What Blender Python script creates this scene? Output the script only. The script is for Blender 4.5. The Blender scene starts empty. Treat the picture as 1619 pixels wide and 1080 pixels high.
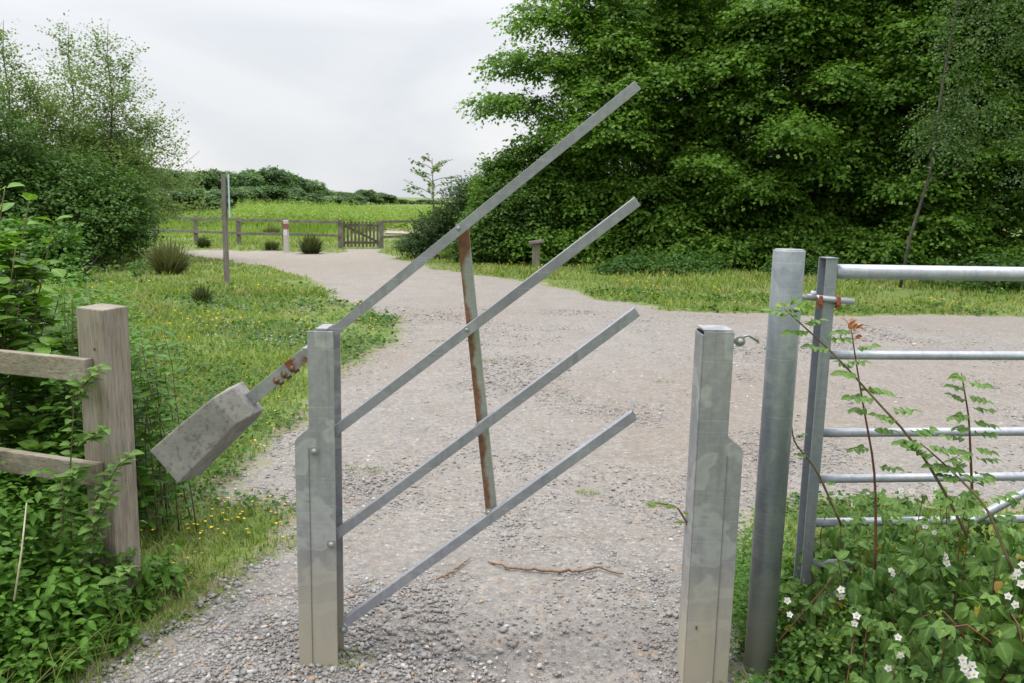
import bpy, bmesh, math, random
import numpy as np
from mathutils import Vector, Matrix, noise as mnoise

rng = np.random.default_rng(7)
random.seed(7)
SC = bpy.context.scene
COL = SC.collection

# ------------------------------------------------------------------ camera
CAM_H, FPX, PW, PH = 1.6, 1320.0, 1619.0, 1080.0
PITCH, ROLL = math.radians(9.3), math.radians(1.2)
FW = np.array([0, math.cos(PITCH), -math.sin(PITCH)])
RT0 = np.array([1.0, 0, 0]); UP0 = np.cross(RT0, FW)
RT = RT0 * math.cos(ROLL) + UP0 * math.sin(ROLL); UP = np.cross(RT, FW)
cam_d = bpy.data.cameras.new('camera')
cam = bpy.data.objects.new('camera', cam_d); COL.objects.link(cam)
cam_d.sensor_width = 36; cam_d.lens = FPX / PW * 36
cam_d.clip_start = 0.05; cam_d.clip_end = 8000
m = Matrix.Identity(4)
for i in range(3):
    m[i][0] = RT[i]; m[i][1] = UP[i]; m[i][2] = -FW[i]
m[2][3] = CAM_H
cam.matrix_world = m
cam_d.dof.use_dof = True; cam_d.dof.focus_distance = 3.0; cam_d.dof.aperture_fstop = 10
SC.camera = cam

# ------------------------------------------------------------------ sky, sun, exposure
SUN_EL, SUN_AZ = math.radians(64), math.radians(245)      # azimuth clockwise from +Y: behind the camera on the left
W = bpy.data.worlds.new('World'); SC.world = W; W.use_nodes = True
nt = W.node_tree; nt.nodes.clear()
N = nt.nodes.new; Lk = nt.links.new
wo = N('ShaderNodeOutputWorld'); bg = N('ShaderNodeBackground'); Lk(bg.outputs[0], wo.inputs[0])
sky = N('ShaderNodeTexSky'); sky.sky_type = 'NISHITA'; sky.sun_disc = False
sky.sun_elevation = SUN_EL; sky.sun_rotation = SUN_AZ
skm = N('ShaderNodeVectorMath'); skm.operation = 'SCALE'; skm.inputs['Scale'].default_value = 0.08
Lk(sky.outputs[0], skm.inputs[0])
tc = N('ShaderNodeTexCoord'); sep = N('ShaderNodeSeparateXYZ'); Lk(tc.outputs['Generated'], sep.inputs[0])
lum = N('ShaderNodeValToRGB'); Lk(sep.outputs['Z'], lum.inputs[0])        # overcast sky: brighter overhead
e = lum.color_ramp.elements
e[0].position = 0.0; e[0].color = (0.254, 0.256, 0.259, 1)
e[1].position = 1.0; e[1].color = (1.0, 1.0, 1.0, 1)
for p, c in ((0.12, (0.272, 0.275, 0.278, 1)), (0.26, (0.285, 0.29, 0.298, 1)), (0.42, (0.62, 0.63, 0.65, 1))):
    q = e.new(p); q.color = c
mp = N('ShaderNodeMapping'); mp.inputs['Scale'].default_value = (1, 1, 3.2); mp.inputs['Location'].default_value = (0.37, 0.1, 0.2)
Lk(tc.outputs['Generated'], mp.inputs[0])
cn = N('ShaderNodeTexNoise'); cn.inputs['Scale'].default_value = 1.9; cn.inputs['Detail'].default_value = 5; cn.inputs['Roughness'].default_value = 0.5
cn.inputs['Distortion'].default_value = 0.9
Lk(mp.outputs[0], cn.inputs[0])
cr = N('ShaderNodeValToRGB'); Lk(cn.outputs[0], cr.inputs[0])
cr.color_ramp.elements[0].position = 0.32; cr.color_ramp.elements[0].color = (0.78, 0.815, 0.865, 1)
cr.color_ramp.elements[1].position = 0.66; cr.color_ramp.elements[1].color = (1.07, 1.065, 1.06, 1)
mul = N('ShaderNodeVectorMath'); mul.operation = 'MULTIPLY'; Lk(lum.outputs[0], mul.inputs[0]); Lk(cr.outputs[0], mul.inputs[1])
bk = N('ShaderNodeMapRange'); bk.inputs['From Min'].default_value = -.75; bk.inputs['From Max'].default_value = .25; bk.inputs['To Min'].default_value = .58; Lk(sep.outputs['Y'], bk.inputs['Value'])  # sky dimmed behind the camera, added to darken surfaces facing it
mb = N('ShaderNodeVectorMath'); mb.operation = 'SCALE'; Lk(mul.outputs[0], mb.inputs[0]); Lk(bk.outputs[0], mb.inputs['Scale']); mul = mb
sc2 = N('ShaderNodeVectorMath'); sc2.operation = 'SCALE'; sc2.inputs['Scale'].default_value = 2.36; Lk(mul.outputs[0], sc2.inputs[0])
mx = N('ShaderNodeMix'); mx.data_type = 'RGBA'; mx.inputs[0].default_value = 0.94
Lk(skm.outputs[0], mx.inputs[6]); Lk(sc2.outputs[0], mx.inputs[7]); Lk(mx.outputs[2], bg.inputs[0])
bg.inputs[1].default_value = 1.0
sl = bpy.data.lights.new('sun', 'SUN'); sl.energy = 1.4; sl.angle = math.radians(18); sl.color = (1, 0.965, 0.91)
so = bpy.data.objects.new('sun', sl); COL.objects.link(so); so.location = (-10, -10, 30)
sd = Vector((math.sin(SUN_AZ) * math.cos(SUN_EL), math.cos(SUN_AZ) * math.cos(SUN_EL), math.sin(SUN_EL)))
so.rotation_euler = sd.to_track_quat('Z', 'Y').to_euler()
vs = SC.view_settings; vs.view_transform = 'Standard'; vs.look = 'None'; vs.exposure = 0.52; vs.gamma = 1; vs.use_curve_mapping = False
SC.cycles.max_bounces = 6; SC.cycles.diffuse_bounces = 4; SC.cycles.transmission_bounces = 4; SC.cycles.glossy_bounces = 2
SC.cycles.use_denoising = True

# ------------------------------------------------------------------ helpers: measuring
def ray(x, y): return FW + RT * (x - PW / 2) / FPX + UP * (PH / 2 - y) / FPX
def gp(x, y, z=0.0):
    d = ray(x, y); return d * (z - CAM_H) / d[2] + np.array([0, 0, CAM_H])
def at(x, y, Y):
    d = ray(x, y); return d * Y / d[1] + np.array([0, 0, CAM_H])

def _hash(ix, iy, s):
    n = (ix.astype(np.int64) * 374761393 + iy.astype(np.int64) * 668265263 + s * 974711) & 0x7fffffff
    n = (n ^ (n >> 13)) * 1274126177 & 0x7fffffff
    return ((n ^ (n >> 16)) & 0xffff) / 65535.0
def vn(x, y, sc=1.0, s=0):
    x = np.asarray(x, float) * sc; y = np.asarray(y, float) * sc
    ix = np.floor(x); iy = np.floor(y); fx = x - ix; fy = y - iy
    fx = fx * fx * (3 - 2 * fx); fy = fy * fy * (3 - 2 * fy)
    a = _hash(ix, iy, s); b = _hash(ix + 1, iy, s); c = _hash(ix, iy + 1, s); d = _hash(ix + 1, iy + 1, s)
    return (a * (1 - fx) + b * fx) * (1 - fy) + (c * (1 - fx) + d * fx) * fy
def fbm(x, y, sc=1.0, s=0, o=3):
    r = 0; a = 0.5; t = 0
    for i in range(o):
        r = r + a * vn(x, y, sc * 2 ** i, s + i * 17); t += a; a *= 0.5
    return r / t

# ------------------------------------------------------------------ helpers: objects
def tag(o, label=None, cat=None, group=None, kind=None):
    if label: o['label'] = label
    if cat: o['category'] = cat
    if group: o['group'] = group
    if kind: o['kind'] = kind
    return o
def empty(name, loc):
    o = bpy.data.objects.new(name, None); COL.objects.link(o); o.location = loc; o.empty_display_size = 0.1
    return o
def copy_tree(o, parent=None):
    c = o.copy(); COL.objects.link(c); c.parent = parent
    for ch in list(KIDS.get(o.name, [])):
        d = copy_tree(ch, c); KIDS.setdefault(c.name, []).append(d)
    return c
KIDS = {}
def wloc(o):
    v = Vector((0, 0, 0))
    while o is not None:
        v += Vector(o.location); o = o.parent
    return np.array(v)

def obj_np(name, V, F, mat, parent=None, loc=None, tone=None, rib=None, smooth=False, attrs=None, mats=None, midx=None):
    """One mesh object from world-space vertices and triangle/quad index arrays."""
    V = np.asarray(V, float)
    base = wloc(parent) if parent is not None else (np.array(loc, float) if loc is not None else np.zeros(3))
    me = bpy.data.meshes.new(name)
    Fs = F if isinstance(F, list) else [F]
    Fs = [np.asarray(f) for f in Fs if len(f)]
    nl = sum(f.size for f in Fs); nf = sum(len(f) for f in Fs)
    me.vertices.add(len(V)); me.vertices.foreach_set('co', (V - base).astype(np.float32).ravel())
    me.loops.add(nl); me.loops.foreach_set('vertex_index', np.concatenate([f.ravel() for f in Fs]).astype(np.int32))
    me.polygons.add(nf)
    tot = np.concatenate([np.full(len(f), f.shape[1]) for f in Fs]); st = np.concatenate([[0], np.cumsum(tot)[:-1]])
    me.polygons.foreach_set('loop_start', st.astype(np.int32)); me.polygons.foreach_set('loop_total', tot.astype(np.int32))
    if smooth: me.polygons.foreach_set('use_smooth', np.ones(nf, bool))
    at_ = dict(attrs or {})
    if tone is not None: at_['tone'] = tone
    if rib is not None: at_['rib'] = rib
    for k, v in at_.items():
        a = me.attributes.new(k, 'FLOAT', 'POINT'); a.data.foreach_set('value', np.asarray(v, np.float32).ravel())
    for mm in (mats or [mat]): me.materials.append(mm)
    if midx is not None: me.polygons.foreach_set('material_index', np.asarray(midx, np.int32))
    me.update(calc_edges=True); me.validate()
    o = bpy.data.objects.new(name, me); COL.objects.link(o)
    if parent is not None:
        o.parent = parent; KIDS.setdefault(parent.name, []).append(o)
    elif loc is not None: o.location = base
    return o

class G:
    """Collects world-space solids, then links them as ONE mesh object."""
    def __init__(s): s.bm = bmesh.new()
    def hull(s, quads, bevel=0):   # quads: 8 corners (bottom 4, top 4)
        vs_ = [s.bm.verts.new(tuple(p)) for p in quads]
        fs = [(3, 2, 1, 0), (4, 5, 6, 7), (0, 1, 5, 4), (1, 2, 6, 5), (2, 3, 7, 6), (3, 0, 4, 7)]
        for f in fs: s.bm.faces.new([vs_[i] for i in f])
        return s
    def box(s, c, size, rot=None):
        c = np.array(c, float); h = np.array(size, float) / 2
        R = np.eye(3) if rot is None else np.array(rot)
        cs = [(-1, -1, -1), (1, -1, -1), (1, 1, -1), (-1, 1, -1), (-1, -1, 1), (1, -1, 1), (1, 1, 1), (-1, 1, 1)]
        return s.hull([c + R @ (h * np.array(k)) for k in cs])
    def beam(s, p, q, w, d, up=(0, 0, 1), hollow=0):
        p = np.array(p, float); q = np.array(q, float); a = q - p; L = np.linalg.norm(a); a /= L
        u = np.cross(a, up); u /= np.linalg.norm(u); v = np.cross(u, a)
        if not hollow:
            cs = [p + u * sx * w / 2 + v * sy * d / 2 for sx, sy in ((-1, -1), (1, -1), (1, 1), (-1, 1))]
            ct = [c + a * L for c in cs]
            return s.hull(cs + ct)
        rings = []
        for (pp, k) in ((p, 1), (q, 1), (q, 0), (q - a * 0.12, 0)):
            ww, dd = (w, d) if k else (w - 2 * hollow, d - 2 * hollow)
            rings.append([s.bm.verts.new(tuple(pp + u * sx * ww / 2 + v * sy * dd / 2)) for sx, sy in ((-1, -1), (1, -1), (1, 1), (-1, 1))])
        s.bm.faces.new(rings[0][::-1])
        for A, B in zip(rings[:-1], rings[1:]):
            for i in range(4): s.bm.faces.new([A[i], A[(i + 1) % 4], B[(i + 1) % 4], B[i]])
        s.bm.faces.new(rings[-1])
        return s
    def tube(s, pts, r, n=10, caps=True):
        pts = [np.array(p, float) for p in pts]; rs = r if hasattr(r, '__len__') else [r] * len(pts)
        rings = []; ref = None
        for i, p in enumerate(pts):
            a = pts[min(i + 1, len(pts) - 1)] - pts[max(i - 1, 0)]; a /= np.linalg.norm(a) + 1e-9
            if ref is None: ref = np.array([0, 0, 1.0]) if abs(a[2]) < 0.9 else np.array([1.0, 0, 0])
            u = np.cross(a, ref); u /= np.linalg.norm(u); v = np.cross(u, a); ref = np.cross(a, u) * -1 if False else v
            rings.append([s.bm.verts.new(tuple(p + rs[i] * (u * math.cos(t) + v * math.sin(t)))) for t in np.linspace(0, 2 * math.pi, n, endpoint=False)])
        for A, B in zip(rings[:-1], rings[1:]):
            for i in range(n):
                f = s.bm.faces.new([A[i], A[(i + 1) % n], B[(i + 1) % n], B[i]]); f.smooth = n > 5
        if caps:
            s.bm.faces.new(rings[0][::-1]); s.bm.faces.new(rings[-1])
        return s
    def prism(s, poly, d):           # poly: list of 3D points, extruded by vector d
        d = np.array(d, float)
        A = [s.bm.verts.new(tuple(p)) for p in poly]; B = [s.bm.verts.new(tuple(np.array(p) + d)) for p in poly]
        s.bm.faces.new(A[::-1]); s.bm.faces.new(B); n = len(A)
        for i in range(n): s.bm.faces.new([A[i], A[(i + 1) % n], B[(i + 1) % n], B[i]])
        return s
    def dome(s, c, axis, r, hgt, nb=12):     # bolt head
        a = np.array(axis, float); a /= np.linalg.norm(a)
        if r > .007: s.tube([c, c + a * .0022], [r * 1.55, r * 1.5], 14)
        return s.tube([c, c + a * hgt * .5, c + a * hgt * .85, c + a * hgt], [r, r * .95, r * .6, r * .12], nb)
    def build(s, name, mat, parent=None, loc=None, bevel=0.0, seg=2, jitter=0.0, sub=0):
        bm = s.bm
        bmesh.ops.recalc_face_normals(bm, faces=bm.faces)
        if sub:
            bmesh.ops.subdivide_edges(bm, edges=bm.edges[:], cuts=sub, use_grid_fill=True)
        if bevel:
            es = [e_ for e_ in bm.edges if len(e_.link_faces) == 2 and e_.calc_face_angle(0) > 0.6]
            bmesh.ops.bevel(bm, geom=es, offset=bevel, segments=seg, affect='EDGES', profile=0.6, clamp_overlap=True)
        if jitter:
            for v in bm.verts:
                n_ = mnoise.noise_vector(v.co * 9); v.co += n_ * jitter
        base = wloc(parent) if parent is not None else (np.array(loc, float) if loc is not None else np.zeros(3))
        bmesh.ops.translate(bm, verts=bm.verts, vec=Vector(-base))
        me = bpy.data.meshes.new(name); bm.to_mesh(me); bm.free(); me.materials.append(mat)
        o = bpy.data.objects.new(name, me); COL.objects.link(o)
        if parent is not None:
            o.parent = parent; KIDS.setdefault(parent.name, []).append(o)
        elif loc is not None: o.location = base
        return o

# ------------------------------------------------------------------ helpers: materials
class MT:
    def __init__(s, name):
        s.m = bpy.data.materials.new(name); s.m.use_nodes = True; s.t = s.m.node_tree; s.t.nodes.clear()
        s.out = s.n('ShaderNodeOutputMaterial'); s.b = s.n('ShaderNodeBsdfPrincipled'); s.l(s.b.outputs[0], s.out.inputs[0])
    def n(s, k, **kw):
        x = s.t.nodes.new(k)
        for a, v in kw.items(): setattr(x, a, v)
        return x
    def l(s, a, b): s.t.links.new(a, b)
    def coord(s, scale=(1, 1, 1), kind='Object'):
        c = s.n('ShaderNodeTexCoord'); mpp = s.n('ShaderNodeMapping'); mpp.inputs['Scale'].default_value = scale
        s.l(c.outputs[kind], mpp.inputs[0]); return mpp.outputs[0]
    def noise(s, vec, scale, detail=4, rough=0.55, dist=0):
        x = s.n('ShaderNodeTexNoise'); x.inputs['Scale'].default_value = scale; x.inputs['Detail'].default_value = detail
        x.inputs['Roughness'].default_value = rough; x.inputs['Distortion'].default_value = dist
        s.l(vec, x.inputs['Vector']); return x.outputs[0]
    def ramp(s, fac, stops):
        x = s.n('ShaderNodeValToRGB'); s.l(fac, x.inputs[0]); el = x.color_ramp.elements
        while len(el) < len(stops): el.new(0.5)
        for i, (p, c) in enumerate(stops):
            el[i].position = p; el[i].color = (c, c, c, 1) if not hasattr(c, '__len__') else (*c, 1)
        return x.outputs[0]
    def mix(s, f, a, b, mode='MIX'):
        x = s.n('ShaderNodeMix', data_type='RGBA', blend_type=mode)
        for i, v in ((0, f), (6, a), (7, b)):
            if isinstance(v, (int, float)): x.inputs[i].default_value = v
            elif isinstance(v, tuple): x.inputs[i].default_value = (*v, 1)
            else: s.l(v, x.inputs[i])
        return x.outputs[2]
    def math(s, op, a, b=0.0, clamp=False):
        x = s.n('ShaderNodeMath', operation=op, use_clamp=clamp)
        for i, v in ((0, a), (1, b)):
            if isinstance(v, (int, float)): x.inputs[i].default_value = v
            else: s.l(v, x.inputs[i])
        return x.outputs[0]
    def attr(s, name):
        x = s.n('ShaderNodeAttribute'); x.attribute_name = name; return x.outputs['Fac']
    def bump(s, hgt, strength=0.4, dist=0.01):
        x = s.n('ShaderNodeBump'); x.inputs['Strength'].default_value = strength; x.inputs['Distance'].default_value = dist
        s.l(hgt, x.inputs['Height']); s.l(x.outputs[0], s.b.inputs['Normal'])
    def set(s, **kw):
        for k, v in kw.items():
            i = s.b.inputs[k.replace('_', ' ')]
            if isinstance(v, (int, float)): i.default_value = v
            elif isinstance(v, tuple): i.default_value = (*v, 1)
            else: s.l(v, i)
        return s

def leaf_mat(name, dark, light, trans=0.30, rough=0.5, rib=0.0, spec=0.22, tcol=(1.15, 1.25, 0.5), dry=0.0):
    s = MT(name); t = s.attr('tone')
    c = s.mix(t, dark, light)
    v = s.coord((1, 1, 1)); nz = s.noise(v, 55, 2); c = s.mix(s.ramp(nz, [(0.35, 0.0), (0.7, 0.35)]), c, tuple(x * 0.72 for x in dark))
    if dry: c = s.mix(s.ramp(s.noise(s.coord(), 1.15, 5, .65), [(0.5, 0.0), (0.68, dry)]), c, (0.36, 0.31, 0.16))
    if rib:
        r = s.math('POWER', s.attr('rib'), 6.0); c = s.mix(s.math('MULTIPLY', r, rib), c, tuple(min(1, x * 2.0 + 0.02) for x in light))
    s.set(Base_Color=c, Roughness=rough); s.b.inputs['Specular IOR Level'].default_value = spec
    tr = s.n('ShaderNodeBsdfTranslucent'); tcn = s.mix(1.0, c, tcol, 'MULTIPLY'); s.l(tcn, tr.inputs[0])
    ms = s.n('ShaderNodeMixShader'); ms.inputs[0].default_value = trans
    s.l(s.b.outputs[0], ms.inputs[1]); s.l(tr.outputs[0], ms.inputs[2]); s.l(ms.outputs[0], s.out.inputs[0])
    return s.m
def plain(name, col, rough=0.7, var=0.25, scale=20, metallic=0.0):
    s = MT(name); v = s.coord(); nz = s.noise(v, scale, 4)
    c = s.mix(s.ramp(nz, [(0.3, 0.0), (0.7, 1.0)]), tuple(x * (1 - var) for x in col), tuple(min(1, x * (1 + var)) for x in col))
    s.set(Base_Color=c, Roughness=rough, Metallic=metallic); return s.m

def steel(name, base=(0.36, 0.385, 0.385), bright=(0.55, 0.57, 0.57), dirt=None, rust=None, scale=7, dirt_h=0.42, streak=True, metallic=0.35, runs=0.0):
    s = MT(name); v = s.coord()
    vz = s.coord((1, 1, 0.45))
    sp = s.n('ShaderNodeTexVoronoi'); sp.inputs['Scale'].default_value = 55; s.l(v, sp.inputs['Vector'])
    spang = s.ramp(sp.outputs['Distance'], [(0.1, 0.35), (0.8, 0.65)])
    n1 = s.noise(vz, scale, 5, 0.6, 0.6); n2 = s.noise(v, 38, 3, 0.6)
    c = s.mix(s.ramp(n1, [(0.36, 0.0), (0.62, 0.65)]), base, bright)
    c = s.mix(0.16, c, spang, 'OVERLAY')
    c = s.mix(s.ramp(n2, [(0.42, 0.22), (0.62, 0.0)]), c, tuple(x * 0.62 for x in base))
    # pale zinc runs: curved patches
    sc_ = s.noise(s.coord((0.6, 1, 26)), 5, 3, .7); c = s.mix(s.ramp(sc_, [(0.60, 0.0), (0.66, .22), (0.72, 0.0)]), c, tuple(x * 1.7 for x in bright))
    ch_ = s.noise(s.coord((7, 7, 0.35)), 6, 4, .7); c = s.mix(s.ramp(ch_, [(0.52, 0.0), (0.68, .35)]), c, tuple(x * .6 for x in base))
    if runs:
        n3 = s.noise(s.coord((1.0, 1.0, 1.3)), 8, 2, 0.4, 0.5)
        c = s.mix(s.ramp(n3, [(0.52, 0.0), (0.57, runs), (0.70, runs * .15), (0.8, 0.0)]), c, (0.60, 0.62, 0.60))
    rough = s.ramp(n1, [(0.3, 0.52), (0.7, 0.36)])
    if rust:
        rn = s.noise(s.coord((1, 1, 0.5)), rust[1], 5, 0.65, 0.8)
        rf = s.ramp(rn, [(rust[0], 0.0), (rust[0] + 0.09, 1.0)])
        c = s.mix(rf, c, s.mix(s.noise(v, 60, 3), (0.12, 0.035, 0.012), (0.34, 0.13, 0.05)))
        rough = s.mix(rf, rough, (0.85, 0.85, 0.85))
    if dirt:
        sx = s.n('ShaderNodeSeparateXYZ'); s.l(s.n('ShaderNodeTexCoord').outputs['Object'], sx.inputs[0])
        zz = s.math('ADD', s.math('DIVIDE', sx.outputs['Z'], dirt_h), s.math('MULTIPLY', s.math('SUBTRACT', s.noise(s.coord((1, 1, 0.25)), 16, 4), 0.5), 0.9))
        df = s.ramp(zz, [(0.25, 0.92), (0.95, 0.0)])
        c = s.mix(df, c, dirt); rough = s.mix(df, rough, (0.85, 0.85, 0.85))
        me_ = s.ramp(zz, [(0.15, 0.0), (1.0, metallic)])
    else: me_ = metallic
    s.set(Base_Color=c, Roughness=rough, Metallic=me_)
    s.bump(s.noise(v, 60, 3), 0.12, 0.004)
    return s.m

def wood(name, a=(0.155, 0.12, 0.085), b=(0.30, 0.255, 0.20), axis='Z', scale=1.0, green=0.0):
    s = MT(name); k = {'Z': (9, 9, 0.7), 'X': (0.7, 9, 9), 'Y': (9, 0.7, 9)}[axis]
    v = s.coord(tuple(x * scale for x in k)); n1 = s.noise(v, 4.0, 6, 0.65, 0.6); n2 = s.noise(v, 16, 4, 0.6)
    c = s.mix(s.ramp(n1, [(0.3, 0.0), (0.7, 1.0)]), a, b)
    c = s.mix(s.ramp(n2, [(0.35, 0.55), (0.55, 0.0)]), c, tuple(x * 0.45 for x in a))
    n3 = s.noise(s.coord(), 5, 4)
    c = s.mix(s.ramp(n3, [(0.45, 0.0), (0.75, 0.5)]), c, (0.34, 0.33, 0.30))
    if green: c = s.mix(s.ramp(s.noise(s.coord(), 9, 4), [(0.45, 0.0), (0.7, green)]), c, (0.10, 0.12, 0.05))
    s.set(Base_Color=c, Roughness=0.85); s.bump(s.mix(0.5, n1, n2), 0.5, 0.006)
    return s.m

# ------------------------------------------------------------------ helpers: instancing leaves into one mesh
def simple_leaf():
    V = np.array([(0, 0, 0), (-.36, .42, .06), (0, 1, -.10), (.36, .42, .06), (0, .5, -.03)], float)
    F = np.array([(0, 4, 1), (1, 4, 2), (0, 3, 4), (3, 2, 4)])
    return V, F, np.array([1, 0, 1, 0, 1.])
def flat_leaf():
    V = np.array([(0, 0, 0), (-.38, .45, .05), (0, 1, -.08), (.38, .45, .05)], float)
    return V, np.array([(0, 2, 1), (0, 3, 2)]), np.array([1, 0, 1, 0.])
def ovate_leaf(w=.37, fold=.28, droop=.30, n=7, pw=0.66):
    V = []; rib = []; ys = np.linspace(0, 1, n)
    for y in ys: V.append((0, y, -droop * y * y)); rib.append(1)
    idx = {}
    for sgn in (-1, 1):
        for i in range(1, n - 1):
            y = ys[i]; x = w * math.sin(math.pi * y ** pw) ** 0.85 * (1.0 if i % 2 else 0.97)
            idx[(sgn, i)] = len(V); V.append((sgn * x, y + 0.02, fold * x - droop * y * y)); rib.append(0)
    F = []
    for sgn in (-1, 1):
        for i in range(n - 1):
            a, b = i, i + 1; c = idx.get((sgn, i)); d = idx.get((sgn, i + 1))
            q = [(a, b, d)] if c is None else ([(a, b, c)] if d is None else [(a, b, d), (a, d, c)])
            for t in q: F.append(t if sgn < 0 else t[::-1])
    return np.array(V, float), np.array(F), np.array(rib, float)
LEAF_S, LEAF_F, LEAF_O = simple_leaf(), flat_leaf(), ovate_leaf()
LEAF_L = ovate_leaf(.26, .2, .35, 6, 0.8)

def norm(a): return a / (np.linalg.norm(a, axis=-1, keepdims=True) + 1e-9)
def place_leaves(tpl, pos, d, nrm, size, tone, wid=1.0):
    """tpl leaf placed at pos, growing along d, facing nrm."""
    V, F, R = tpl; n = len(pos)
    y = norm(d); x = norm(np.cross(y, nrm)); z = np.cross(x, y)
    s = np.asarray(size).reshape(-1, 1, 1) * np.ones((n, 1, 1))
    w = np.asarray(wid).reshape(-1, 1, 1) * np.ones((n, 1, 1))
    P = pos[:, None, :] + s * (V[None, :, 0:1] * w * x[:, None, :] + V[None, :, 1:2] * y[:, None, :] + V[None, :, 2:3] * z[:, None, :])
    Fx = F[None] + (np.arange(n) * len(V))[:, None, None]
    return P.reshape(-1, 3), Fx.reshape(-1, 3), np.repeat(np.clip(tone, 0, 1), len(V)), np.tile(R, n)
def cat(parts):
    off = 0; Vs, Fs, Ts, Rs = [], [], [], []
    for V, F, T, R in parts:
        Vs.append(V); Fs.append(F + off); Ts.append(T); Rs.append(R); off += len(V)
    return np.concatenate(Vs), np.concatenate(Fs), np.concatenate(Ts), np.concatenate(Rs)
def rdir(n, zmin=-1, zmax=1):
    a = rng.uniform(0, 2 * np.pi, n); z = rng.uniform(zmin, zmax, n); r = np.sqrt(np.clip(1 - z * z, 0, 1))
    return np.stack([r * np.cos(a), r * np.sin(a), z], 1)

def sprays(o, d, L, k, leaf, tone, tpl=LEAF_F, droop=0.35, updown=0.35, spread=0.8, tipl=0.25):
    """o,d: (n,3) origins and directions of sprays; k leaves each, flat layered sprays with drooping tips."""
    n = len(o); t = np.tile(np.linspace(0.12, 1, k), (n, 1)) + rng.uniform(-.04, .04, (n, k))
    L = np.asarray(L).reshape(-1, 1) * np.ones((n, 1))
    d = norm(d); p = o[:, None] + d[:, None] * (L * t)[..., None]
    p[..., 2] -= droop * L * t * t
    side = norm(np.cross(d, np.array([0, 0, 1.0]) + rng.normal(0, .25, (n, 3))))
    sg = np.where(np.arange(k) % 2 == 0, 1.0, -1.0)[None, :, None] * np.ones((n, k, 1))
    ld = d[:, None] * (0.45 + 0.9 * (t[..., None] > .93)) + side[:, None] * sg * spread
    ld[..., 2] -= 0.25 + droop * t
    ld += rng.normal(0, .22, ld.shape)
    p += side[:, None] * sg * L[..., None] * rng.uniform(0, .14, (n, k, 1))
    p[..., 2] += rng.normal(0, .05, (n, k)) * L
    nr = np.zeros_like(ld); nr[..., 2] = 1; nr += rng.normal(0, updown, nr.shape); nr += d[:, None] * 0.35
    T = np.asarray(tone).reshape(-1, 1) + tipl * (t - .5) + rng.normal(0, .13, (n, k))
    S = leaf * rng.uniform(.65, 1.2, n * k)
    return place_leaves(tpl, p.reshape(-1, 3), ld.reshape(-1, 3), nr.reshape(-1, 3), S, T.ravel())

def noise3(P, sc, s=0):
    return np.array([mnoise.noise(Vector((p[0] * sc + s, p[1] * sc, p[2] * sc))) for p in P])

def shrub_crown(lobes, n, L, k, leaf, droop=.35, tone=0.5, tpl=LEAF_F, zmin=0.15, gap=0.0, gsc=0.6, seed=0, inner=0.45, layer=0.0, up=0.15, updown=.35):
    """lobes: (cx,cy,cz,rx,ry,rz) ellipsoids; sprays fill the outer shell of their union."""
    lo = np.array(lobes, float); wgt = lo[:, 3] * lo[:, 5] + lo[:, 4] * lo[:, 5] + lo[:, 3] * lo[:, 4]; wgt /= wgt.sum()
    li = rng.choice(len(lo), n, p=wgt); dr = rdir(n, -0.75, 1)
    fr = 1 - (1 - inner) * rng.uniform(0, 1, n) ** 1.7
    c = lo[li, :3]; r = lo[li, 3:6]
    P = c + dr * r * fr[:, None]
    keep = P[:, 2] > zmin
    # drop those deep inside another lobe
    dp = np.full(n, 9.0)
    for q in lo:
        dd = np.linalg.norm((P - q[:3]) / q[3:6], axis=1); dp = np.minimum(dp, dd)
    keep &= dp > inner * 0.9
    nz = noise3(P, gsc, seed)
    if gap: keep &= nz > -0.5 + gap + rng.uniform(-.1, .1, n)
    if layer:
        ph = P[:, 2] * 2 * np.pi / layer + 2.2 * noise3(P * [1, 1, .3], .5, seed + 5)
        keep &= (np.sin(ph) > -0.25) | (rng.uniform(0, 1, n) < .30)
    P = P[keep]; dr = dr[keep]; nz = nz[keep]; fr = fr[keep]
    d = dr * [1, 1, .35] + [0, 0, up] + rng.normal(0, .25, P.shape)
    T = tone + nz * .45 + rng.normal(0, .08, len(P))
    o = P - norm(d) * L * .5
    return sprays(o, d, L * rng.uniform(.6, 1.3, len(P)), k, leaf, T, tpl, droop, updown=updown), P

def limbs(g, base, tips, r0, seed=0, wob=.12):
    rs = np.random.default_rng(seed); base = np.array(base, float)
    for t in tips:
        t = np.array(t, float); b = base + [rs.uniform(-.15, .15), rs.uniform(-.15, .15), 0]; pts = []; L = np.linalg.norm(t - b)
        for i in range(9):
            u = i / 8; q = b * (1 - u) + t * u; q[:2] = b[:2] + (t[:2] - b[:2]) * u ** 1.35
            q = q + rs.normal(0, wob * L * .06, 3) * (0 < i < 8); pts.append(q)
        pts[0][2] -= .05
        g.tube(pts, list(np.linspace(r0, r0 * .22, 9)), 7)
        for j in (4, 5, 6, 7):
            e_ = pts[j] + np.array([rs.uniform(-1, 1), rs.uniform(-1, 1), rs.uniform(.2, .9)]) * L * .16
            mid = (pts[j] + e_) / 2 + rs.normal(0, .02 * L, 3)
            g.tube([pts[j], mid, e_], [r0 * .3, r0 * .2, r0 * .08], 5)

def tree(name, label, cat_, base, crown, limb_tips, r0, lmat, bmat, group=None, seed=0, crown_name='crown', trunk_name='trunk'):
    root = empty(name, base); tag(root, label, cat_, group)
    V, F, T, R = crown
    obj_np(crown_name, V, F, lmat, root, tone=T, rib=R)
    g = G(); limbs(g, base, limb_tips, r0, seed); g.build(trunk_name, bmat, root)
    return root

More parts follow.
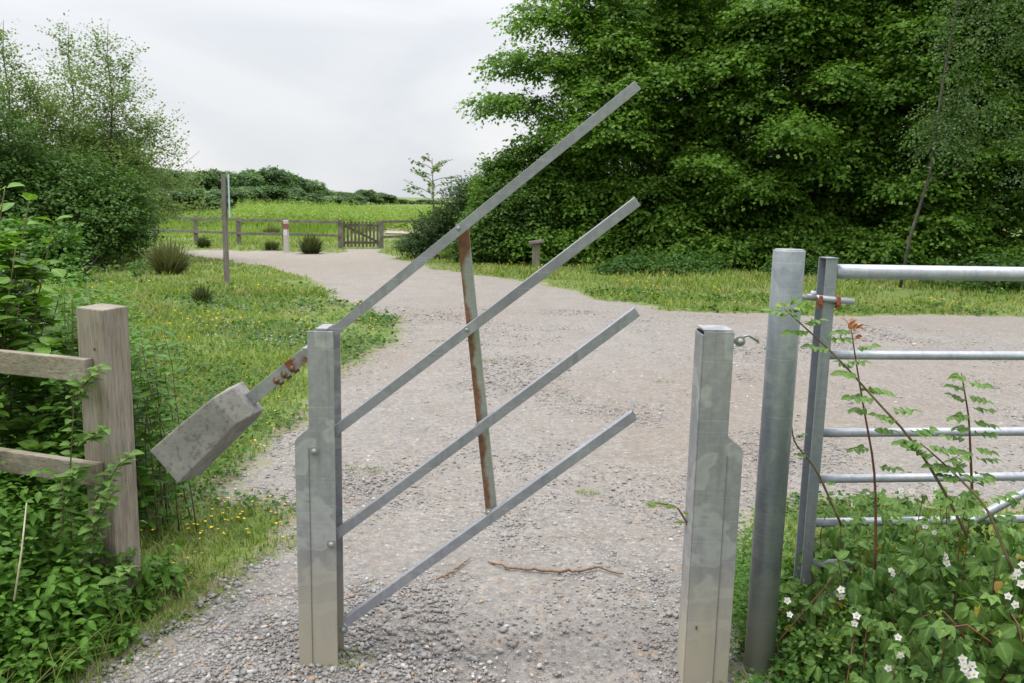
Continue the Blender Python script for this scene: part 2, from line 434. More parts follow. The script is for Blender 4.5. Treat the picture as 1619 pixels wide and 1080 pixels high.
# ------------------------------------------------------------------ MATERIALS
M_hazel = leaf_mat('hazel_leaf', (0.048, 0.118, 0.017), (0.20, 0.355, 0.052), trans=.42)
M_hazel2 = leaf_mat('hazel_leaf_pale', (0.035, 0.09, 0.016), (0.12, 0.23, 0.04))
M_birch = leaf_mat('birch_leaf', (0.09, 0.15, 0.045), (0.24, 0.33, 0.11), trans=.42, spec=.25)
M_darkbush = leaf_mat('dark_bush_leaf', (0.035, 0.085, 0.018), (0.12, 0.225, 0.045))
M_gorse = leaf_mat('gorse_leaf', (0.03, 0.062, 0.022), (0.10, 0.17, 0.055))
M_far = leaf_mat('far_leaf', (0.065, 0.13, 0.045), (0.19, 0.31, 0.11), trans=.2)
M_brkf = leaf_mat('bramble_leaf', (0.038, 0.095, 0.018), (0.18, 0.30, 0.075), rib=.3, rough=.55, spec=.2)
M_weed = leaf_mat('weed_leaf', (0.026, 0.085, 0.010), (0.115, 0.245, 0.028), rib=.3, rough=.5)
M_fresh = leaf_mat('fresh_leaf', (0.08, 0.17, 0.02), (0.23, 0.33, 0.05), rib=.3)
M_redleaf = leaf_mat('red_leaf', (0.25, 0.06, 0.02), (0.38, 0.16, 0.04))
M_grass = leaf_mat('grass_blade', (0.115, 0.195, 0.028), (0.35, 0.42, 0.12), trans=.35, rough=.6, dry=.75)
M_meadow = leaf_mat('meadow_plant', (0.15, 0.24, 0.04), (0.36, 0.48, 0.135), trans=.35, rough=.55)
M_rush = leaf_mat('rush_stem', (0.06, 0.095, 0.025), (0.25, 0.25, 0.11), trans=.1)
M_bark = plain('grey_brown_bark', (0.10, 0.08, 0.06), .9, .4, 14)
M_birchbark = plain('pale_bark', (0.26, 0.24, 0.22), .85, .5, 9)
M_stem = plain('green_brown_stem', (0.13, 0.10, 0.045), .7, .3, 30)
M_redstem = plain('red_stem', (0.14, 0.055, 0.03), .6, .35, 30)
M_dry = plain('dry_stem', (0.42, 0.36, 0.26), .8, .2, 30)
M_white = leaf_mat('white_petal', (0.50, 0.49, 0.49), (0.70, 0.68, 0.68), trans=.25, tcol=(1, 1, 1))
M_yellow = leaf_mat('yellow_petal', (0.70, 0.52, 0.01), (0.85, 0.68, 0.03), trans=.2, tcol=(1, 1, .4))
M_stone = None

# ------------------------------------------------------------------ SETTING: ground and path
def px(pts): return np.array([gp(x, y)[:2] for x, y in pts])
PATH = px([(60, 1150), (150, 1072), (235, 1015), (330, 945), (395, 885), (470, 862), (476, 815), (430, 792), (350, 790), (335, 768), (385, 738),
           (430, 715), (480, 660), (545, 585), (600, 558), (640, 525), (615, 500), (560, 486), (520, 462), (478, 438), (420, 422), (360, 412), (300, 404), (230, 401),
           (240, 396), (330, 395.5), (430, 397), (530, 400), (545, 393), (600, 393), (606, 402), (640, 413), (700, 428), (780, 437), (850, 449), (900, 459), (960, 474),
           (1040, 487), (1120, 493), (1220, 497), (1340, 498), (1480, 500), (1619, 502)])
right = np.array([[9.5, 13.6], [14, 13.0], [16, 10], [15, 5.8], [9, 4.2]])
near = px([(1619, 800), (1450, 795), (1260, 790), (1185, 815), (1150, 900), (1165, 1010), (1180, 1090)])
PATH = np.concatenate([PATH, right, near, np.array([[.95, 1.6], [1.0, .9], [.6, -6.0], [-1.6, -6.0], [-1.5, .9]])])
def sdist(x, y, poly):
    x = np.asarray(x, float); y = np.asarray(y, float); d = np.full(x.shape, 1e9); ins = np.zeros(x.shape, bool)
    n = len(poly)
    for i in range(n):
        ax, ay = poly[i]; bx, by = poly[(i + 1) % n]; ex, ey = bx - ax, by - ay
        t = np.clip(((x - ax) * ex + (y - ay) * ey) / (ex * ex + ey * ey), 0, 1)
        d = np.minimum(d, np.hypot(x - ax - t * ex, y - ay - t * ey))
        c = ((ay > y) != (by > y)); 
        with np.errstate(divide='ignore', invalid='ignore'):
            xi = (bx - ax) * (y - ay) / (by - ay if by != ay else 1e-9) + ax
        ins ^= c & (x < xi)
    return np.where(ins, d, -d)
def psd(x, y):
    r = np.hypot(x, y); return sdist(x, y, PATH) + (fbm(x, y, 1.3, 3) - .5) * np.clip(.045 * r + .12, 0, .8) + (vn(x, y, 9, 8) - .5) * .07
def hz(x, y):
    x = np.asarray(x, float); y = np.asarray(y, float)
    far = np.clip((y - 33) / 60, 0, 1); far = far * far * (3 - 2 * far) * .55
    far = far + np.clip((np.hypot(x, y) - 100) / 400, 0, 1) * 4
    s_ = np.clip(-sdist(x, y, PATH) / .8, 0, 1)
    return far + s_ * (fbm(x, y, .7, 21) * .06 + .01) - 0.012 * (s_ <= 0)

def ground_colour(s):
    w = s.coord(kind='Object')
    n1 = s.noise(w, 0.9, 5, .6); n2 = s.noise(w, 9, 4, .65); n3 = s.noise(w, 70, 2)
    g1 = s.mix(s.ramp(n2, [(0.3, 0.0), (0.7, 1.0)]), (0.075, 0.125, 0.018), (0.18, 0.245, 0.045))
    c = s.mix(s.ramp(n1, [(0.5, 0.0), (0.72, 0.75)]), g1, (0.24, 0.21, 0.12))
    return s.mix(s.ramp(n3, [(0.4, 0.3), (0.6, 0.0)]), c, (0.04, 0.045, 0.015)), n3
s = MT('ground_turf'); gc, gn = ground_colour(s); s.set(Base_Color=gc, Roughness=.95); s.bump(gn, .6, .02); M_ground = s.m

nr_, na_ = 330, 300
rr = 0.5 * (5000 / 0.5) ** (np.arange(nr_) / (nr_ - 1)); aa = np.linspace(0, 2 * np.pi, na_, endpoint=False)
RR, AA = np.meshgrid(rr, aa, indexing='ij'); GX = (RR * np.sin(AA)).ravel(); GY = (RR * np.cos(AA)).ravel()
GZ = hz(GX, GY); V = np.stack([GX, GY, GZ], 1)
i, j = np.meshgrid(np.arange(nr_ - 1), np.arange(na_), indexing='ij'); j2 = (j + 1) % na_
Q = np.stack([i * na_ + j, i * na_ + j2, (i + 1) * na_ + j2, (i + 1) * na_ + j], -1).reshape(-1, 4)[:, ::-1]
V = np.concatenate([V, [[0, 0, -.012]]]); tri = np.stack([np.arange(na_), (np.arange(na_) + 1) % na_, np.full(na_, len(V) - 1)], 1)
gr = obj_np('ground', V, [Q, tri], M_ground, smooth=True); tag(gr, kind='structure')

# path: fine sheet of compacted stone, its edge breaking up into the turf
s = MT('path_gravel'); w = s.coord(); sdn = s.attr('edge')
vo = s.n('ShaderNodeTexVoronoi'); vo.inputs['Scale'].default_value = 75; s.l(w, vo.inputs['Vector'])
vo2 = s.n('ShaderNodeTexVoronoi'); vo2.inputs['Scale'].default_value = 28; s.l(w, vo2.inputs['Vector'])
bw = s.n('ShaderNodeSeparateColor'); s.l(vo.outputs['Color'], bw.inputs[0])
bw2 = s.n('ShaderNodeSeparateColor'); s.l(vo2.outputs['Color'], bw2.inputs[0])
c = s.ramp(bw.outputs[0], [(0.0, (0.15, 0.132, 0.12)), (0.35, (0.235, 0.212, 0.195)), (0.7, (0.285, 0.26, 0.24)), (0.93, (0.37, 0.35, 0.33)), (1.0, (0.52, 0.50, 0.47))])
c2 = s.ramp(bw2.outputs[1], [(0.0, (0.17, 0.155, 0.14)), (0.5, (0.25, 0.225, 0.205)), (0.9, (0.30, 0.26, 0.22)), (1.0, (0.38, 0.24, 0.14))])
c = s.mix(.5, c, c2); c = s.mix(1.0, c, (1.07, 1.085, 1.105), 'MULTIPLY')
big = s.noise(w, .55, 5, .55, .5); mid = s.noise(w, 3.2, 4, .6)
c = s.mix(s.ramp(big, [(0.45, 0.0), (0.66, 0.5)]), c, (0.30, 0.278, 0.25))
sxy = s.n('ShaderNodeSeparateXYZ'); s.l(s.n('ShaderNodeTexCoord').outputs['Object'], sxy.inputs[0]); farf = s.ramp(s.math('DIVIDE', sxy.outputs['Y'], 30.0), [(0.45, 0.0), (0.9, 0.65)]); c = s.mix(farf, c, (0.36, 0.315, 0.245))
lf_ = s.math('MULTIPLY', s.attr('litter'), s.ramp(s.noise(w, 5, 6, .75), [(0.36, 0.15), (0.6, 1.0)])); c = s.mix(s.math('MULTIPLY', lf_, .75, True), c, (0.235, 0.18, 0.125))
lit = s.noise(w, 1.1, 6, .7, .3); c = s.mix(s.ramp(lit, [(0.53, 0.0), (0.65, 0.38)]), c, (0.21, 0.17, 0.13))
c = s.mix(s.ramp(mid, [(0.4, 0.28), (0.62, 0.0)]), c, (0.18, 0.155, 0.13))
grit = s.noise(w, 24, 3, .75); c = s.mix(s.ramp(grit, [(0.36, .42), (0.47, 0.0)]), c, (0.13, 0.12, 0.112)); c = s.mix(s.ramp(grit, [(0.55, 0.0), (0.68, .4)]), c, (0.42, 0.405, 0.385))
fine = s.noise(w, 260, 2, .7); c = s.mix(s.ramp(fine, [(0.35, .45), (0.6, 0.0)]), c, (0.085, 0.075, 0.068))
mask = s.math('ADD', s.math('MULTIPLY', sdn, 4.0), s.math('MULTIPLY', s.math('SUBTRACT', s.noise(w, 5, 6, .75), .5), 3.4))
mf = s.ramp(mask, [(0.0, 0.0), (0.5, 1.0)])
gc, gn = ground_colour(s); gc = s.mix(s.ramp(s.noise(w, 2.6, 5, .7), [(0.36, 0.0), (0.6, .9)]), gc, (0.245, 0.205, 0.145))
c = s.mix(mf, gc, c)
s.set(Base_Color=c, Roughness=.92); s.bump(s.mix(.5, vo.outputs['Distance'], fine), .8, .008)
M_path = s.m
nr_, na_ = 420, 520
rr = 1.3 * (42 / 1.3) ** (np.arange(nr_) / (nr_ - 1)); aa = np.linspace(math.radians(-62), math.radians(66), na_)
RR, AA = np.meshgrid(rr, aa, indexing='ij'); GX = (RR * np.sin(AA)).ravel(); GY = (RR * np.cos(AA)).ravel()
sdv = psd(GX, GY); GZ = 0.004 + (fbm(GX, GY, 1.1, 5) - .5) * .03 * np.clip(sdv / .6, 0, 1) + (vn(GX, GY, 14, 6) - .5) * .006
GZ = np.where(sdv < 0, hz(GX, GY) + .004, GZ)
i, j = np.meshgrid(np.arange(nr_ - 1), np.arange(na_ - 1), indexing='ij')
Q = np.stack([i * na_ + j, i * na_ + j + 1, (i + 1) * na_ + j + 1, (i + 1) * na_ + j], -1).reshape(-1, 4)[:, ::-1]
Q = Q[(sdv[Q] > -.12).all(1)]
used = np.unique(Q); rm = np.full(len(GX), -1); rm[used] = np.arange(len(used))
lit_ = np.zeros(len(GX))
for (cx_, cy_, ax_, ay_, am_) in ((2.3, 7.2, 1.6, 1.5, 1.0), (1.3, 5.4, .7, .9, .8), (2.6, 3.9, 1.6, .45, .9), (5.6, 8.5, 2.0, 1.3, .6), (-1.3, 8.6, .6, 1.4, .6), (-.9, 12.5, 1.2, 1.6, .7), (-.55, 4.8, .35, .6, .4), (6, 12.3, 5, .7, .6), (-5.5, 21, 3, 2.2, .7)):
    lit_ += am_ * np.exp(-((GX - cx_) / ax_) ** 2 - ((GY - cy_) / ay_) ** 2)
lit_ = np.clip(lit_ * (.5 + fbm(GX, GY, 1.6, 501)), 0, 1)
pt = obj_np('path', np.stack([GX, GY, GZ], 1)[used], rm[Q], M_path, smooth=True, attrs={'edge': sdv[used], 'litter': lit_[used]}); tag(pt, kind='structure')

# the pale sandy track climbing the meadow beyond the fence
tp = [(-12.5, 40, 3.0), (-11, 55, 3.2), (-12, 75, 3.4), (-16, 100, 3.5), (-15.5, 120, 3.5)]
tp = [(-5.6, 41, 1.2), (-6.3, 48, 2.2), (-7.0, 58, 3.0), (-6.2, 75, 3.4), (-3, 95, 4.0)]
V = []; 
for k_ in range(len(tp) - 1):
    for u in np.linspace(0, 1, 12, endpoint=False):
        a_, b_ = np.array(tp[k_]), np.array(tp[k_ + 1]); q = a_ * (1 - u) + b_ * u
        for t_ in np.linspace(-1, 1, 6): V.append((q[0] + t_ * q[2] / 2 + random.uniform(-.15, .15), q[1], 0))
V = np.array(V); V[:, 2] = hz(V[:, 0], V[:, 1]) + .05
n_ = len(V) // 6; Q = np.array([(r * 6 + c_, r * 6 + c_ + 1, (r + 1) * 6 + c_ + 1, (r + 1) * 6 + c_) for r in range(n_ - 1) for c_ in range(5)])
tag(obj_np('sandy_track', V, Q, plain('sand', (0.30, 0.27, 0.19), .95, .2, 3), smooth=True), kind='structure')

# loose stones
ico = bmesh.new(); bmesh.ops.create_icosphere(ico, subdivisions=1, radius=1.0)
IV = np.array([v.co[:] for v in ico.verts]); IF = np.array([[v.index for v in f.verts] for f in ico.faces]); ico.free()
def stones(x, y, size, seed):
    n = len(x); rs = np.random.default_rng(seed); V = IV[None] * (1 + rs.uniform(-.38, .38, (n, 12, 1)))
    sc_ = np.stack([size * rs.uniform(.7, 1.3, n), size * rs.uniform(.6, 1.0, n), size * rs.uniform(.35, .7, n)], 1)
    V = V * sc_[:, None]; a = rs.uniform(0, 6.28, n); ca, sa = np.cos(a)[:, None], np.sin(a)[:, None]
    X = V[..., 0] * ca - V[..., 1] * sa; Y = V[..., 0] * sa + V[..., 1] * ca
    P = np.stack([X + x[:, None], Y + y[:, None], V[..., 2] + (sc_[:, 2] * .2 + .004)[:, None]], -1)
    return P.reshape(-1, 3), (IF[None] + (np.arange(n) * 12)[:, None, None]).reshape(-1, 3), np.repeat(rs.uniform(0, 1, n), 12)
s = MT('loose_stone'); t = s.attr('tone')
c = s.ramp(t, [(0.0, (0.20, 0.19, 0.18)), (0.3, (0.25, 0.24, 0.23)), (0.6, (0.285, 0.272, 0.262)), (0.86, (0.34, 0.325, 0.315)), (0.94, (0.52, 0.50, 0.475)), (0.95, (0.34, 0.30, 0.25)), (0.98, (0.42, 0.28, 0.17)), (1.0, (0.30, 0.17, 0.12))])
w = s.coord(); c = s.mix(s.ramp(s.noise(w, 120, 3), [(0.3, .35), (0.6, 0.0)]), c, (0.12, 0.11, 0.10)); s.set(Base_Color=c, Roughness=.8); M_stone = s.m
n = 300000; az = rng.uniform(math.radians(-42), math.radians(42), n); r = 1.7 * (13 / 1.7) ** rng.uniform(0, 1, n)
x = r * np.sin(az); y = r * np.cos(az); sv = psd(x, y)
heap = np.exp(-((x + .62) ** 2 + (y - 2.6) ** 2) / .35) + np.exp(-((x + 1.2) ** 2 + (y - 2.75) ** 2) / .25) + .8 * np.exp(-((x - .95) ** 2 + (y - 2.6) ** 2) / .1) + np.exp(-((x + 1.4) ** 2 + (y - 3.9) ** 2) / .4)
dens = np.clip((fbm(x, y, 1.1, 41) - .42) * 1.8 + .24, .12, .7) + heap * (.25 + 1.3 * np.clip(fbm(x, y, 4, 77) - .35, 0, 1)) + .6 * np.clip(.35 - sv, 0, .35)
keep = (sv > rng.uniform(-.14, .03, n)) & (rng.uniform(0, 1, n) < dens)
x, y, hp = x[keep], y[keep], heap[keep]; sz = .0019 + .0021 * rng.exponential(1.0, len(x)) * (1 + .45 * np.clip(hp, 0, 1)); sz = np.clip(sz * .86, .0018, .0115) * (1 + .10 * np.hypot(x, y))
P, F, T = stones(x, y, sz, 3)
tag(obj_np('gravel', P, F, M_stone, tone=T), 'grey and orange loose stones scattered over the path', 'gravel', kind='stuff')

# ------------------------------------------------------------------ grasses
def blades(x, y, h, wd, tone, bend=.5, base=None):
    n = len(x); z = hz(x, y) if base is None else base
    a = rng.uniform(0, 6.28, n); dx, dy = np.cos(a), np.sin(a); bx, by = -dy, dx
    bd = bend * h * rng.uniform(.2, 1.2, n)
    rows = []
    for (u, ww) in ((0, .5), (.5, .42), (1, 0)):
        off = bd * u * u; zz = z + h * u * (1 - .18 * u * bend)
        for sg in ((-1, 1) if u < 1 else (0,)):
            rows.append(np.stack([x + dx * off + bx * wd * ww * sg, y + dy * off + by * wd * ww * sg, zz], 1))
    V = np.stack(rows, 1).reshape(-1, 3)
    F = np.array([(0, 1, 3), (0, 3, 2), (2, 3, 4)])[None] + (np.arange(n) * 5)[:, None, None]
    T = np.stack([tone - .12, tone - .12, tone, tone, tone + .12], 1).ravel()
    return V, F.reshape(-1, 3), np.clip(T, 0, 1), np.zeros(n * 5)
def scatter(n, r0, r1, a0, a1):
    az = rng.uniform(math.radians(a0), math.radians(a1), n); r = r0 * (r1 / r0) ** rng.uniform(0, 1, n)
    return r * np.sin(az), r * np.cos(az), r
# short verge turf around the path
x, y, r = scatter(330000, 1.8, 34, -44, 44); sv = psd(x, y)
k_ = (sv < rng.uniform(-.05, .10, len(x))); x, y, r, sv = x[k_], y[k_], r[k_], sv[k_]
pat = fbm(x, y, .8, 61); k_ = rng.uniform(0, 1, len(x)) < np.clip(.1 + (pat - .28) * 2.4, .05, 1) * np.clip(.25 - sv * 2.2, .2, 1); x, y, r, sv, pat = x[k_], y[k_], r[k_], sv[k_], pat[k_]
h = (.035 + .07 * fbm(x, y, .5, 71) ** 2 * 2 + .12 * np.clip((-sv - .8) / 3, 0, 1) * fbm(x, y, .6, 72)) * rng.uniform(.5, 1.3, len(x)) * (1 + .015 * r) * np.interp(r, [2, 6, 14], [.62, .75, 1])
tn = .45 + (pat - .5) * .6 + rng.normal(0, .18, len(x)) + .7 * (fbm(x, y, .35, 90) - .5)
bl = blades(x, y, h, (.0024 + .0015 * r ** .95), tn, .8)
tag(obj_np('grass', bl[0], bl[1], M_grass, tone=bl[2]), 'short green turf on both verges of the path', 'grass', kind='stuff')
# small round leaved ground cover through the turf
x, y, r = scatter(150000, 1.8, 16, -44, 40); sv = psd(x, y)
pat = fbm(x, y, 1.1, 161); k_ = (sv < rng.uniform(-.05, .05, len(x))) & (rng.uniform(0, 1, len(x)) < np.clip((pat - .38) * 4, 0.05, 1)); x, y, r = x[k_], y[k_], r[k_]
n = len(x); P = np.stack([x, y, hz(x, y) + rng.uniform(.01, .075, n)], 1); d = rdir(n, -.2, .3); nr = rdir(n, .6, 1)
lv = place_leaves(LEAF_F, P, d, nr, (.011 + .0032 * r) * rng.uniform(.7, 1.4, n), rng.normal(.35, .2, n), 1.25)
tag(obj_np('clover_leaves', lv[0], lv[1], M_weed, tone=lv[2]), 'low clover and buttercup leaves matted through the verge turf', 'ground cover', kind='stuff')
# tall bright growth of the meadow beyond the fence
n = 60000; x = rng.uniform(-34, 14, n); y = 33 + 55 * rng.uniform(0, 1, n) ** 1.3; k_ = (fbm(x, y, .25, 9) > .25)
tpx = np.interp(y, [31, 41, 48, 58, 75, 95], [-5.2, -5.6, -6.3, -7.0, -6.2, -3]); k_ &= np.abs(x - tpx) > 1.7
x, y = x[k_], y[k_]; n = len(x)
h = np.interp(y, [33, 38, 44, 90], [.2, .38, .7, .75]) * np.interp(x / y, [-.36, -.29], [.45, 1]) * rng.uniform(.5, 1.15, n) * (.75 + .5 * fbm(x, y, .5, 12))
bl = blades(x, y, h, .05 + .03 * rng.uniform(0, 1, n), .35 + (fbm(x, y, .3, 33) - .5) * 1.6 + rng.normal(0, .14, n) + .1, .25)
n = 5000; sy = rng.uniform(44, 66, n); sx = sy * rng.uniform(-.33, .2, n); kk = 14; px_ = np.repeat(sx, kk); py_ = np.repeat(sy, kk); hh = np.repeat(rng.uniform(.7, 1.55, n) * (.6 + .6 * fbm(sx, sy, .3, 5)), kk)
u = np.tile(np.linspace(.15, 1, kk), n); P = np.stack([px_ + rng.normal(0, .06, len(px_)), py_ + rng.normal(0, .06, len(px_)), hz(px_, py_) + u * hh], 1)
d = rdir(len(P), -.1, .8); lv = place_leaves(LEAF_F, P, d, rdir(len(P), .2, 1), .26 * (1.3 - u), np.repeat(rng.normal(.6, .15, n), kk) + rng.normal(0, .1, n * kk), .7)
c_ = cat([bl, lv]); tag(obj_np('meadow_growth', c_[0], c_[1], M_meadow, tone=c_[2]), 'tall bright yellow green growth of the meadow beyond the far fence', 'meadow growth', kind='stuff')

# ------------------------------------------------------------------ motorcycle barrier: gate bars and both posts
DIRT = (0.39, 0.355, 0.27)
M_steel = steel('galvanised_post', dirt=DIRT, dirt_h=.5, base=(0.27, 0.276, 0.30), bright=(0.39, 0.396, 0.42), runs=.34, scale=7)
M_bar = steel('galvanised_bar', base=(0.235, 0.241, 0.275), bright=(0.37, 0.376, 0.415), scale=4, metallic=.18)
M_strut = steel('rusty_strut', base=(0.28, 0.30, 0.275), bright=(0.38, 0.40, 0.37))
def rust_edge(mt, x0, z0, slope, half):
    # rust has run down the left edge of the strut and spread from the bolt joints
    t = mt.node_tree; pb = [n_ for n_ in t.nodes if n_.type == 'BSDF_PRINCIPLED'][0]; L = t.links.new; Nn = t.nodes.new
    def mth(op, a, b=0.0, cl=False):
        x = Nn('ShaderNodeMath'); x.operation = op; x.use_clamp = cl
        for i_, v in ((0, a), (1, b)):
            if isinstance(v, (int, float)): x.inputs[i_].default_value = v
            else: L(v, x.inputs[i_])
        return x.outputs[0]
    tc_ = Nn('ShaderNodeTexCoord'); sp_ = Nn('ShaderNodeSeparateXYZ'); L(tc_.outputs['Object'], sp_.inputs[0])
    nz = Nn('ShaderNodeTexNoise'); nz.inputs['Scale'].default_value = 17; nz.inputs['Detail'].default_value = 5; L(tc_.outputs['Object'], nz.inputs['Vector'])
    across = mth('ADD', mth('SUBTRACT', sp_.outputs['X'], x0), mth('MULTIPLY', mth('SUBTRACT', sp_.outputs['Z'], z0), -slope))   # -half..half
    j_ = mth('MULTIPLY', mth('ABSOLUTE', mth('SINE', mth('MULTIPLY', mth('SUBTRACT', sp_.outputs['Z'], z0), 9.95))), -.005)       # spreads at each joint
    f = mth('ADD', mth('MULTIPLY', across, -1.0), mth('MULTIPLY', mth('SUBTRACT', nz.outputs[0], .5), .060)); f = mth('ADD', f, mth('ADD', j_, .006)); f = mth('ADD', f, mth('MULTIPLY', mth('ADD', sp_.outputs['Z'], -1.40, True), .45))
    f = mth('MULTIPLY', mth('ADD', f, -.002), 75, True)
    old = pb.inputs['Base Color'].links[0].from_socket; mx_ = Nn('ShaderNodeMix'); mx_.data_type = 'RGBA'; L(f, mx_.inputs[0]); L(old, mx_.inputs[6])
    n2_ = Nn('ShaderNodeTexNoise'); n2_.inputs['Scale'].default_value = 50; L(tc_.outputs['Object'], n2_.inputs['Vector']); rm_ = Nn('ShaderNodeMix'); rm_.data_type = 'RGBA'
    rm_.inputs[6].default_value = (.10, .045, .028, 1); rm_.inputs[7].default_value = (.33, .18, .10, 1); L(n2_.outputs[0], rm_.inputs[0]); L(rm_.outputs[2], mx_.inputs[7]); L(mx_.outputs[2], pb.inputs['Base Color'])
    r_ = pb.inputs['Roughness'].links[0].from_socket; mr = Nn('ShaderNodeMix'); L(f, mr.inputs[0]); L(r_, mr.inputs[2]); mr.inputs[3].default_value = .9; L(mr.outputs[0], pb.inputs['Roughness'])
rust_edge(M_strut, at(728, 362, 2.672)[0] + .64 + .004, at(728, 362, 2.672)[2], (at(775, 808, 2.672)[0] - at(728, 362, 2.672)[0]) / (at(775, 808, 2.672)[2] - at(728, 362, 2.672)[2]), .017)
M_bolt = steel('zinc_bolt', base=(0.26, 0.275, 0.275), bright=(0.36, 0.37, 0.37))
M_seam = plain('seam_dark_grey', (0.17, 0.17, 0.16), .8, .3, 60)  # plain dark grey strip drawn as the seam groove
M_rust = plain('rust', (0.15, 0.075, 0.045), .9, .5, 60)
M_rust2 = plain('red_rust', (0.27, 0.085, 0.035), .85, .45, 40)
M_conc = None
s = MT('weathered_concrete'); w = s.coord(); c = s.mix(s.ramp(s.noise(w, 9, 6, .65), [(0.3, 0.0), (0.7, 1.0)]), (0.17, 0.165, 0.15), (0.28, 0.273, 0.252))
c = s.mix(s.ramp(s.noise(w, 60, 3), [(0.34, .5), (0.47, 0.0)]), c, (0.07, 0.057, 0.05)); c = s.mix(s.ramp(s.noise(s.coord((1, 1, 1)), 26, 4, .7, 1.2), [(0.30, .3), (0.46, 0.0)]), c, (0.09, 0.085, 0.075)); c = s.mix(s.ramp(s.noise(w, 14, 4), [(0.6, 0.0), (0.78, .5)]), c, (0.34, 0.32, 0.29))
s.set(Base_Color=c, Roughness=.93); s.bump(s.noise(w, 50, 4), .5, .004); M_conc = s.m

def barrier_post(label, base, x0, x1, xl, top, step, side, name='barrier_post'):
    """folded steel post: narrow upper face, wider lower half; side=-1 widens to the left, +1 to the right."""
    root = empty(name, (base[0], base[1], 0)); tag(root, label, 'post', 'steel posts of the barrier')
    Y = base[1] - .045; zb = -.06
    if side < 0: out = [(xl, zb), (x1, zb), (x1, top), (x0, top), (x0, step + .035), (x0 - .012, step + .028), (xl + .006, step), (xl, step - .012)]
    else: out = [(x0, zb), (xl, zb), (xl, step - .012), (xl - .006, step), (x1 + .012, step + .028), (x1, step + .035), (x1, top), (x0, top)]
    g = G().prism([(a, Y, b) for a, b in out], (0, .006, 0)); g.build('front_plate', M_steel, root, bevel=.0015)
    yb = base[1] + .066
    g = G().prism([(a, yb, b - (.005 if b > 0 else 0)) for a, b in out], (0, .006, 0)); g.build('back_plate', M_steel, root, bevel=.0015)
    sx = xl if side < 0 else xl - .005
    G().box((sx + (.0025 if side < 0 else .0025), base[1] + .0135, (step + zb) / 2 - .01), (.005, .1045, step - zb - .03)).build('web_plate', M_steel, root)
    # folded seam where the wider plate laps on
    xs = x0 if side < 0 else x1
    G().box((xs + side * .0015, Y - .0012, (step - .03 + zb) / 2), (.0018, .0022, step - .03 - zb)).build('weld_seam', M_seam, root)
    return root
YB = 2.729
lp = barrier_post('left steel barrier post, wider at the bottom, through which the bars pivot', (-.64, YB, 0), -.668, -.583, -.716, 1.181, .818, -1)
g = G()
for (bx_, bz_) in ((-.650, .776), (-.598, .45)): g.dome(np.array([bx_, YB - .045, bz_]), (0, -1, 0), .011, .012)
g.bm.free()
for (bx_, bz_) in ((-.650, .776), (-.598, .45)): G().dome(np.array([bx_, YB - .045, bz_]), (0, -1, 0), .011, .012).build('bolt', M_bolt, lp)
g = G(); g.tube([(-.66, YB - .02, 1.10), (-.66, YB + .03, 1.10)], .012, 10); g.box((-.678, YB, 1.105), (.02, .06, .035)); g.build('pivot_bracket', M_bolt, lp, bevel=.003)
g = G(); g.box((-.622, YB + .012, 1.186), (.036, .106, .008)); g.build('top_strap', M_bar, lp, bevel=.002)
YR = 2.662
rp = barrier_post('right steel barrier post, wider at the bottom, with a latch pin at its top', (.68, YR, 0), .609, .705, .757, 1.216, .838, 1)
g = G(); g.box((.60645, YR + .01045, .57), (.0047, .1105, 1.27)); g.box((.655, YR + .0135, 1.2195), (.094, .106, .006)); g.build('side_plate', M_steel, rp, bevel=.002)
g = G(); g.tube([(.700, YR - .02, 1.185), (.735, YR - .02, 1.187)], .010, 10); g.dome(np.array([.727, YR - .032, 1.185]), (0, -1, 0), .0115, .014); g.build('latch_bolt', M_bolt, rp)
G().tube([(.727, YR - .025, 1.196), (.755, YR - .03, 1.205), (.787, YR - .03, 1.185)], .0045, 8).build('latch_pin', M_bolt, rp)
G().box((.640, YR - .0462, .21), (.006, .003, .012)).build('drain_slot', M_rust, rp)

bar = empty('swing_barrier', (-.64, YB, 0)); tag(bar, 'raised barrier of four slanting square steel bars joined by a rusty strut', 'barrier')
YT = 2.595                                     # the free tips swing a little towards the path's near side
bars = [(at(384, 641, 2.758), at(1008, 135, YT)), (at(503, 702, 2.728), at(1008, 318, YT)), (at(528, 848, 2.723), at(1007, 492, YT)), (at(547, 982, 2.718), at(1003, 655, YT))]
BW = .031; yb_ = YB - .004
M_hollow_shade = plain('hollow_shade', (0.03, 0.03, 0.03), .9)  # near-black plug plate: painted shade for the inside of each open bar end
for k_, (p, q) in enumerate(bars):
    p = p.copy(); q = q.copy()
    if k_ == 0:
        ax = (q - p) / np.linalg.norm(q - p); pj = p + ax * .31
        o = G().beam(pj, q, BW, BW * 1.0, up=(0, 1, 0), hollow=.003).build('bar', M_bar, bar, bevel=.0012)
        ARM = (p, pj)
    else:
        o = G().beam(p, q, BW, BW * 1.0, up=(0, 1, 0), hollow=.003).build('bar', M_bar, bar, bevel=.0012)
    G().box(q - (q - p) / np.linalg.norm(q - p) * .010, (BW - .0062, BW - .0062, .002), rot=Vector((q - p)).to_track_quat('Z', 'Y').to_matrix()).build('tube_shade_plug', M_hollow_shade, o)
st = [at(728, 362, 2.672), at(741, 521, 2.672), at(760, 672, 2.672), at(775, 808, 2.672)]
p = st[0] + [.004, BW + .004, .012]; q = st[3] + [.004, BW + .004, -.012]
sto = G().beam(p, q, .038, .034, up=(0, 1, 0)).build('strut', M_strut, bar, bevel=.002)
for q_ in st:
    c0 = q_ + [-.004, -BW / 2 - .004, .002]; G().dome(c0, (-.1, -1, 0), .0085, .009).build('bolt', M_bolt, bar)
G().dome(np.array([-.566, yb_ - BW / 2 - .002, .128]), (0, -1, 0), .011, .012).build('bolt', M_bolt, bar)
